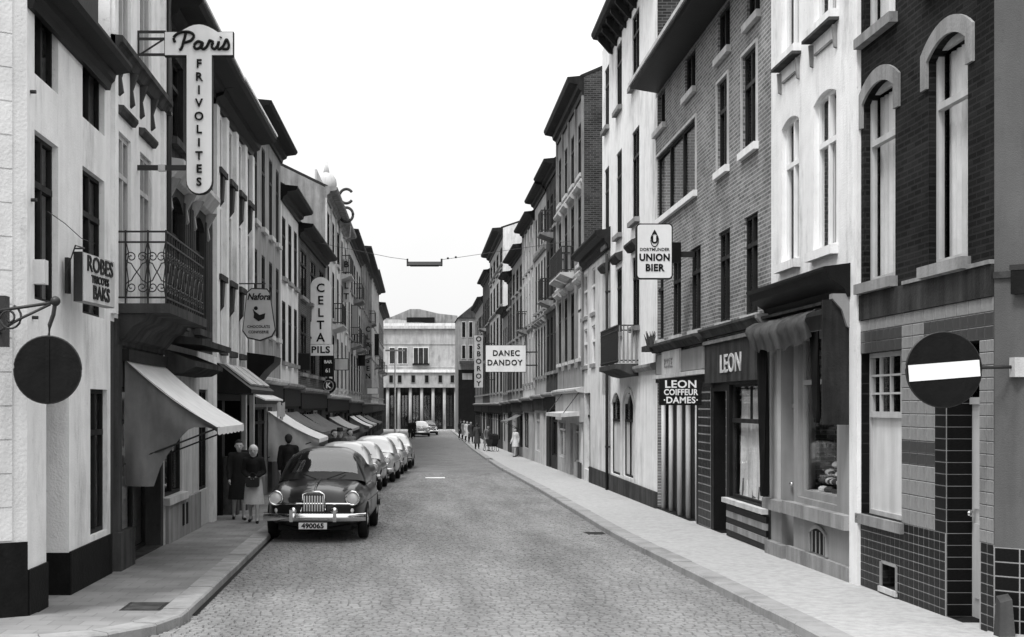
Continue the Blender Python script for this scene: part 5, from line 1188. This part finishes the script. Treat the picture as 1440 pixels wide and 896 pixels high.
    g.grid([[gh(s, f) for f in fs] + [(-p[0], p[1], p[2]) for p in (gh(s, f) for f in reversed(fs[:-1]))] for s in gs2])
    cab = g.build('cabin', roofc or col, root, True)
    def patch(nm, s0, s1, f0, f1, both, parent=cab, m='car_glass', off=.006, mir=1):
        P = []
        for s in np.linspace(s0, s1, 12):
            row = [gh(s, f) for f in np.linspace(f0, f1, 10)]
            if both: row = row + [(-p[0], p[1], p[2]) for p in reversed(row[:-1])]
            P.append([(mir * p[0] * (1 + off), p[1] + (-off if both and s0 < 0 else off if both else 0), p[2] + off) for p in row])
        q = MB(); q.grid(P); return q.build(nm, m, parent, True)
    patch('windscreen', gy[0] + .035, gy[0] + (.165 if shape == 3 else .2), .47, 1, True); patch('rear_window', gy[-3] + .02, gy[-1] - .06, .55, 1, True)
    for mi in (1, -1):
        for s0, s1 in ((-.19, .08), (.11, .30)): patch('side_window', s0, s1, .14, .46, False, mir=mi, off=.008)
    # body fittings
    def bp(s, t, off=.0): p = sec(s, t); q = Vector((math.cos(t), 0, math.sin(t))) * off; return (p[0] + q.x, p[1], p[2] + q.z)
    for mi in (1, -1):
        for s0, s1 in ((-.30, .09), (.10, .38)):
            P = [[(mi * p[0], p[1], p[2]) for p in (bp(s, t, .006) for t in np.linspace(-.45, .95, 10))] for s in np.linspace(s0, s1, 8)]
            dq = MB(); dq.grid(P); dr = dq.build('door', col, root, True); p = bp(s1 - .05, .6, .02)
            MB().box(mi * p[0] - .012, mi * p[0] + .012, p[1] - .08, p[1] + .04, p[2] - .01, p[2] + .01).build('handle', 'chrome', dr)
        MB().tube([(mi * (wid(s) + .012), s * hl, .66 * k) for s in np.linspace(-.72, .8, 14)], .011, 5).build('side_trim', 'chrome', root)
        # wheels
        for a in ax:
            xw = mi * (W - .09); t = MB(); n = 28; prof = [(-.08, .20), (-.085, .30), (-.06, .335), (.06, .335), (.085, .30), (.08, .20)]
            t.grid([[(xw + q[0], a + q[1] * math.cos(2 * PI * i / n), wr + q[1] * math.sin(2 * PI * i / n)) for q in prof] for i in range(n + 1)])
            wh = t.build('wheel', 'tyre', root, True); MB().cyl((xw - .05, a, wr), (xw + .05, a, wr), .205, 20).build('rim', 'car_dark' if col in ('car_black', 'car_dark') else 'car_cream', wh)
            MB().sphere((xw + mi * .05, a, wr), .13, 14, 6, (.28, 1, 1)).build('hubcap', 'chrome', wh, True)
        # lamps at the front
        hx, hy, hz = mi * W * .745, -hl * .985, .735 * k
        hb = MB().sphere((hx, hy + .02, hz), .125, 16, 8, (1, .5, 1)).build('headlight', 'lamp_glass', root, True)
        MB().tube([(hx + .115 * math.cos(t), hy - .03, hz + .115 * math.sin(t)) for t in np.linspace(0, 2 * PI, 21)], .018, 6).build('headlight_ring', 'chrome', hb, True)
        MB().sphere((mi * W * .72, -hl * .985, .53 * k), .05, 10, 6, (1, .6, 1)).build('side_lamp', 'lamp_glass', root, True)
        MB().sphere((mi * W * .40, -hl - .06, .52 * k), .072, 12, 6, (1, .7, 1)).build('fog_lamp', 'chrome', root, True)
        MB().sphere((mi * W * .78, hl * .95, .66 * k), .06, 10, 6, (1, .6, 1.4)).build('tail_lamp', 'car_mid', root, True)
        MB().box(mi * W * .42 - .03, mi * W * .42 + .03, -hl - .19, -hl - .10, .36, .56).build('overrider', 'chrome', root)
    for s, nm in ((-1, 'front_bumper'), (1, 'rear_bumper')):
        pts = [(W * 1.0 * q, s * (hl + .12 - .22 * abs(q) ** 3.5), .43) for q in np.linspace(-1, 1, 17)]
        bm = MB(); bm.grid([[(p[0], p[1] + s * dy, p[2] + dz) for dy, dz in ((-.03, -.075), (.015, -.06), (.03, 0), (.015, .06), (-.03, .075), (-.045, 0), (-.03, -.075))] for p in pts]); bm.build(nm, 'chrome', root, True)
    gl = MB().pry([(-.20, .50 * k), (.20, .50 * k), (.17, .80 * k), (-.17, .80 * k)], -hl - .055, -hl - .0).build('grille', 'car_dark', root); MB().tube([(-.21, -hl - .06, .50 * k), (-.175, -hl - .06, .80 * k), (-.10, -hl - .06, .84 * k), (.10, -hl - .06, .84 * k), (.175, -hl - .06, .80 * k), (.21, -hl - .06, .50 * k)], .022, 6).build('grille_frame', 'chrome', root, True)
    for i in range(8): xg = -.16 + i * .0457; MB().box(xg - .012, xg + .012, -hl - .07, -hl - .055, .52 * k, .78 * k).build('grille_bar', 'chrome', gl)
    MB().tube([(-.62, -hl - .0, .64 * k), (-.3, -hl - .05, .645 * k), (.3, -hl - .05, .645 * k), (.62, -hl - .0, .64 * k)], .016, 6).build('grille_trim', 'chrome', root)
    MB().tube([(0, -hl * .96, .86 * k), (0, -hl * .8, .965 * k), (0, -hl * .45, 1.01 * k)], .014, 5).build('bonnet_trim', 'chrome', root)
    MB().box(-.62, .62, -hl + .1, hl - .1, .2, .3).build('underside', 'rubber', root)
    for s_ in (-1, 1): MB().tube([(s_ * .1, -hl * .435, 1.0 * k), (s_ * .42, -hl * .36, 1.11 * k)], .008, 4).build('wiper', 'rubber', root)
    ii = MB(); ii.box(-W * .7, W * .7, -hl * .05, hl * .06, .5, 1.12 * k); ii.box(-W * .7, W * .7, hl * .30, hl * .40, .5, 1.15 * k); ii.build('seat', 'cloth_dark', root)
    MB().tube([(.38 + .17 * math.cos(t), -hl * .2 , 1.04 * k + .17 * math.sin(t)) for t in np.linspace(0, 2 * PI, 17)], .012, 5).build('steering_wheel', 'rubber', root)
    if plate:
        pl = MB().box(-.24, .24, -hl - .20, -hl - .19, .24, .35).build('number_plate', 'sign_white', root); lettering(plate, .115, 'sign_black', pl, (0, -hl - .203, .293), FRONT, .005, .003, 1.05, 1.05)
    return root
GP = 'cars parked along the left kerb'
build_car('parked_car', 'black sedan with chrome bumper parked first in the kerbside row', -1.42, 26.6, -math.radians(2.2), 'car_black', None, 4.7, .88, 1.57, '490065', GP, shape=3)
build_car('parked_car', 'dark grey sedan with pale roof parked behind the black one', -1.55, 37.6, -math.radians(2), 'car_dark', 'car_white', 4.3, .80, 1.52, None, GP, shape=2)
build_car('parked_car', 'pale sedan third in the row of parked cars', -1.30, 43.2, -math.radians(3), 'car_grey', 'car_cream', 4.0, .76, 1.46, None, GP, shape=1)
build_car('parked_car', 'cream sedan fourth in the row of parked cars', -1.0, 49.0, -math.radians(3.5), 'car_pale', 'car_white', 4.5, .84, 1.54, None, GP, shape=0)
build_car('parked_car', 'white sedan fifth in the row of parked cars', -.65, 56.0, -math.radians(3.5), 'car_cream', 'car_white', 4.1, .78, 1.48, None, GP, shape=1)
build_car('parked_car', 'mid grey sedan with white roof at the far end of the parked row', -.35, 62.5, -math.radians(2.5), 'car_mid', 'car_white', 4.4, .82, 1.5, None, GP)
build_car('distant_car', 'pale car waiting far down the street before the colonnade', xp(140, 592), 140, 0, 'car_dark', 'car_white', 4.4, .84, 1.5)
build_car('distant_car', 'dark car beside the pale one far down the street', xp(147, 604), 147, 0, 'car_black', None, 4.4, .84, 1.5)

# ================================================================== people
def remesh(caps, vox, name, m, parent, smooth=6):
    mb = MB()
    for p0, r0, p1, r1 in caps: mb.tube([p0, p1], r0, 10, r1); mb.sphere(p0, r0, 10, 6); mb.sphere(p1, r1, 10, 6)
    t = mb.build('tmp', m, None, False, recalc=True)
    r = t.modifiers.new('r', 'REMESH'); r.mode = 'VOXEL'; r.voxel_size = vox
    s = t.modifiers.new('s', 'SMOOTH'); s.iterations = smooth; s.factor = .5
    me = evaluate(t); bpy.data.objects.remove(t); me.materials.clear(); me.materials.append(M[m])
    return link(name, me, parent, True)
def person(label, x, d, face, h=1.65, coat='cloth_dark', legs='trousers', legc='cloth_black', hair='hair_dark', head='hair', stride=.14, hem=.55, vox=.02, arms='down', group=None, lean=0., pave=True, skirt=None):
    z = G(d) + (PAVE if pave else 0); o = empty('person', (x, d, z), face, label, 'person', group); k = h / 1.7; o.scale = (k, k, k); s = stride; ln = lean
    def Lz(p): return (p[0], p[1] - ln * max(0, p[2] - .9), p[2])
    J = {}
    for n, sg, f in (('L', 1, -1), ('R', -1, 1)):
        J['hip' + n] = (sg * .085, 0, .90); J['knee' + n] = (sg * .09, f * s * .55 - .035, .49); J['ank' + n] = (sg * .095, f * s + (.05 if f > 0 else 0), .085 + (.03 if f > 0 and s > .1 else 0)); a = J['ank' + n]
        J['toe' + n] = (sg * .11, a[1] - .15, .035)
        J['sh' + n] = (sg * .175, 0, 1.41)
        if arms == 'down': J['el' + n] = (sg * .225, .03 - f * s * .3, 1.14); J['wr' + n] = (sg * .22, -.05 - f * s * .7, .90)
        else: J['el' + n] = (sg * .23, .02, 1.14); J['wr' + n] = (sg * .10, -.20, 1.04)
    B = [((0, 0, .93), .135, (0, 0, 1.12), .12), ((0, 0, 1.12), .12, (0, 0, 1.32), .135), ((0, 0, 1.34), .12, (0, -.01, 1.44), .055), ((0, -.01, 1.42), .052, (0, -.025, 1.55), .048), ((0, -.02, 1.635), .088, (0, -.045, 1.555), .065),
         ((0, .015, 1.63), .085, (0, -.03, 1.63), .082), ((0, -.115, 1.60), .014, (0, -.125, 1.585), .016)]
    C = [((0, 0, .95), .155, (0, 0, 1.14), .145), ((0, 0, 1.14), .145, (0, 0, 1.33), .155), ((0, 0, 1.36), .12, (0, -.01, 1.45), .07)]; T = []
    for n, sg in (('L', 1), ('R', -1)):
        B += [(J['hip' + n], .085, J['knee' + n], .055), (J['knee' + n], .055, J['ank' + n], .036), (J['ank' + n], .036, J['toe' + n], .03), ((sg * .08, 0, 1.40), .06, J['sh' + n], .055), (J['sh' + n], .05, J['el' + n], .04), (J['el' + n], .04, J['wr' + n], .027), ((sg * .088, -.02, 1.60), .018, (sg * .09, -.01, 1.62), .016)]
        w = Vector(J['wr' + n]); dn = (w - Vector(J['el' + n])).normalized(); B.append((tuple(w), .028, tuple(w + dn * .07), .03))
        for q in range(4): b0 = w + dn * .08 + Vector((0, -.03 + .02 * q, 0)); e1 = b0 + dn * (.035 + .004 * (q % 3)) + Vector((-sg * .008, 0, 0)); B += [(tuple(b0), .0095, tuple(e1), .009), (tuple(e1), .009, tuple(e1 + dn * .028 + Vector((-sg * .014, 0, 0))), .0075)]
        th = w + dn * .02 + Vector((0, -.028, 0)); B.append((tuple(th), .012, tuple(th + dn * .045 + Vector((0, -.03, 0))), .009))
        C += [((sg * .08, 0, 1.40), .085, J['sh' + n], .075), (J['sh' + n], .075, J['el' + n], .062), (J['el' + n], .062, J['wr' + n], .05)]
        T += [((sg * .07, 0, .92), .12, J['hip' + n], .11), (J['hip' + n], .108, J['knee' + n], .08), (J['knee' + n], .08, tuple(Vector(J['ank' + n]) + Vector((0, 0, .03))), .065)]
    fx = lambda L_: [(Lz(a), r, Lz(b), q) for a, r, b, q in L_]
    remesh(fx(B), min(vox, .014), 'body', 'skin', o, 3); 
    ct = remesh(fx(C), vox, 'coat', coat, o)
    if legs == 'trousers': remesh(T, vox, 'trousers', legc, o)
    if hem < .9:                                            # skirts of a coat or dress
        n = 28; P = []
        for j in range(9):
            zz = 1.08 - (1.08 - hem) * j / 8; r = .15 + .075 * (j / 8) ** .8; fo = .014 * j / 8
            P.append([Lz((r * (1.05 + fo * math.sin(i * 2.8)) * math.cos(2 * PI * i / n), r * (.85 + s * .9 * j / 8 + fo * math.sin(i * 3.1)) * math.sin(2 * PI * i / n), zz)) for i in range(n + 1)])
        q = MB(); q.grid(P); q.build('skirt', skirt or coat, o, True)
    for n, sg in (('L', 1), ('R', -1)):
        a, t = Vector(J['ank' + n]), Vector(J['toe' + n])
        remesh([(tuple(a + Vector((0, .03, -.045))), .042, tuple(t), .038), (tuple(a), .042, tuple(a + Vector((0, .03, -.04))), .042)], .016, 'shoe', 'leather', o, 2)
        MB().sphere(Lz((sg * .033, -.105, 1.625)), .011, 8, 5).build('eye', 'hair_dark', o)
    MB().sphere(Lz((0, -.112, 1.552)), .016, 8, 5, (1.4, .5, .45)).build('mouth', 'cloth_mid', o)
    if head == 'scarf': remesh(fx([((0, .02, 1.645), .108, (0, -.025, 1.67), .09), ((0, .04, 1.60), .09, (0, .03, 1.54), .075), ((.07, -.02, 1.58), .03, (0, -.06, 1.50), .03), ((-.07, -.02, 1.58), .03, (0, -.06, 1.50), .03)]), vox * .8, 'headscarf', hair, o, 3)
    elif head == 'hat':
        q = MB(); q.tube([Lz((0, -.01, 1.68)), Lz((0, -.01, 1.69))], .16, 18); q.tube([Lz((0, 0, 1.69)), Lz((0, 0, 1.78)), Lz((0, 0, 1.80))], .105, 16, .085); q.build('hat', hair, o)
    else: remesh(fx([((0, .02, 1.655), .10, (0, -.02, 1.69), .075), ((0, .045, 1.61), .085, (0, .04, 1.57), .06)]), vox * .8, 'hair', hair, o, 3)
    return o
w = person('woman in pale headscarf, dark jacket and pale skirt walking beside the black car', xp(27.6, 357), 27.6, 0, 1.47, 'cloth_black', 'bare', 'skin', 'cloth_white', 'scarf', .2, .42, .016, 'front', skirt='cloth_pale', lean=.15)
hb = empty('handbag', (xp(27.6, 357) + .0, 27.6 - .24, G(27.6) + PAVE + .70), 0, 'dark handbag held in front by the woman in a headscarf', 'bag')
MB().pry(rrect(-.13, .13, 0, .19, .04), -.05, .05).build('bag', 'leather', hb); MB().tube([(.08 * math.cos(t), 0, .18 + .10 * math.sin(t)) for t in np.linspace(0, PI, 11)], .009, 5).build('strap', 'leather', hb)
person('dark-coated figure walking just behind the woman in the headscarf', xp(28.4, 336), 28.4, .2, 1.55, 'cloth_black', 'bare', 'skin', 'hair_dark', 'hair', .13, .45, .02)
person('dark-suited man on the pavement behind the roof of the black car', xp(33, 406), 33, PI, 1.62, 'cloth_black', hem=1, head='hair', stride=.1)
GQ = 'people along the left pavement'
for px, dd_, lb, cc in ((470, 42.5, 'dark figure in conversation beside the parked cars', 'cloth_black'), (478, 43.4, 'second dark figure beside the parked cars, hat on head', 'cloth_dark'), (492, 47, 'figure in mid grey walking past the parked cars', 'cloth_mid')):
    person(lb, xp(dd_, px), dd_, .6, 1.66, cc, group=GQ, head='hat' if 'hat' in lb else 'hair', hem=.7, vox=.024)
person('person in long dark coat walking alone near the right kerb', xp(94, 671), 94, PI, 1.68, 'cloth_dark', hem=.38, vox=.026, head='hair')
person('person in pale short coat standing by the shopfronts', xp(76, 725), 76, -.9, 1.52, 'cloth_pale', 'bare', 'skin', hem=.62, vox=.024, head='hair')
GF = 'distant walkers on the right pavement'
for px, dd_, lb, cc, hd in ((648, 122, 'distant walker in black at the kerb end', 'cloth_black', 'hat'), (652.5, 118, 'distant walker in grey among the far group', 'cloth_mid', 'hair'), (657, 114, 'distant walker in pale dress among the far group', 'cloth_pale', 'hair'), (662, 110, 'distant walker in dark coat at the front of the far group', 'cloth_dark', 'hair')):
    person(lb, xp(dd_, px), dd_, .3, 1.66, cc, head=hd, group=GF, hem=.5, vox=.03)
for px, dd_, lb in ((577, 128, 'distant dark figure crossing beside the parked row'), (581.5, 131, 'distant dark figure in hat near the pale car')):
    person(lb, xp(dd_, px), dd_, 0, 1.68, 'cloth_black', hem=.6, vox=.03, pave=False, group='distant figures on the road', head='hat' if 'hat' in lb else 'hair')
person('person in mid grey bending over the pram', xp(89, 684), 89, .5, 1.58, 'cloth_mid', 'bare', 'skin', hem=.5, vox=.026, lean=.3)
pr = empty('pram', (xp(88.2, 692), 88.2, G(88) + PAVE), .4, 'dark hooded pram on the pavement beside the bending person', 'pram')
MB().prx([(-.4, .45), (.35, .45), (.5, .75), (-.5, .75)], -.2, .2).build('body', 'leather', pr); MB().prx([(-.5, .75), (-.45, 1.0), (-.2, 1.1), (.0, 1.0), (.0, .75)], -.21, .21).build('hood', 'cloth_black', pr)
for sx in (-.22, .22):
    for yy in (-.3, .3): MB().tube([(sx, yy + .18 * math.cos(t), .19 + .18 * math.sin(t)) for t in np.linspace(0, 2 * PI, 17)], .016, 5).build('wheel', 'iron', pr)
MB().tube([(-.2, .5, .75), (-.2, .8, .98), (.2, .8, .98), (.2, .5, .75)], .012, 5).build('handle', 'chrome', pr); MB().box(-.2, .2, -.3, .3, .3, .45).build('chassis', 'iron', pr)
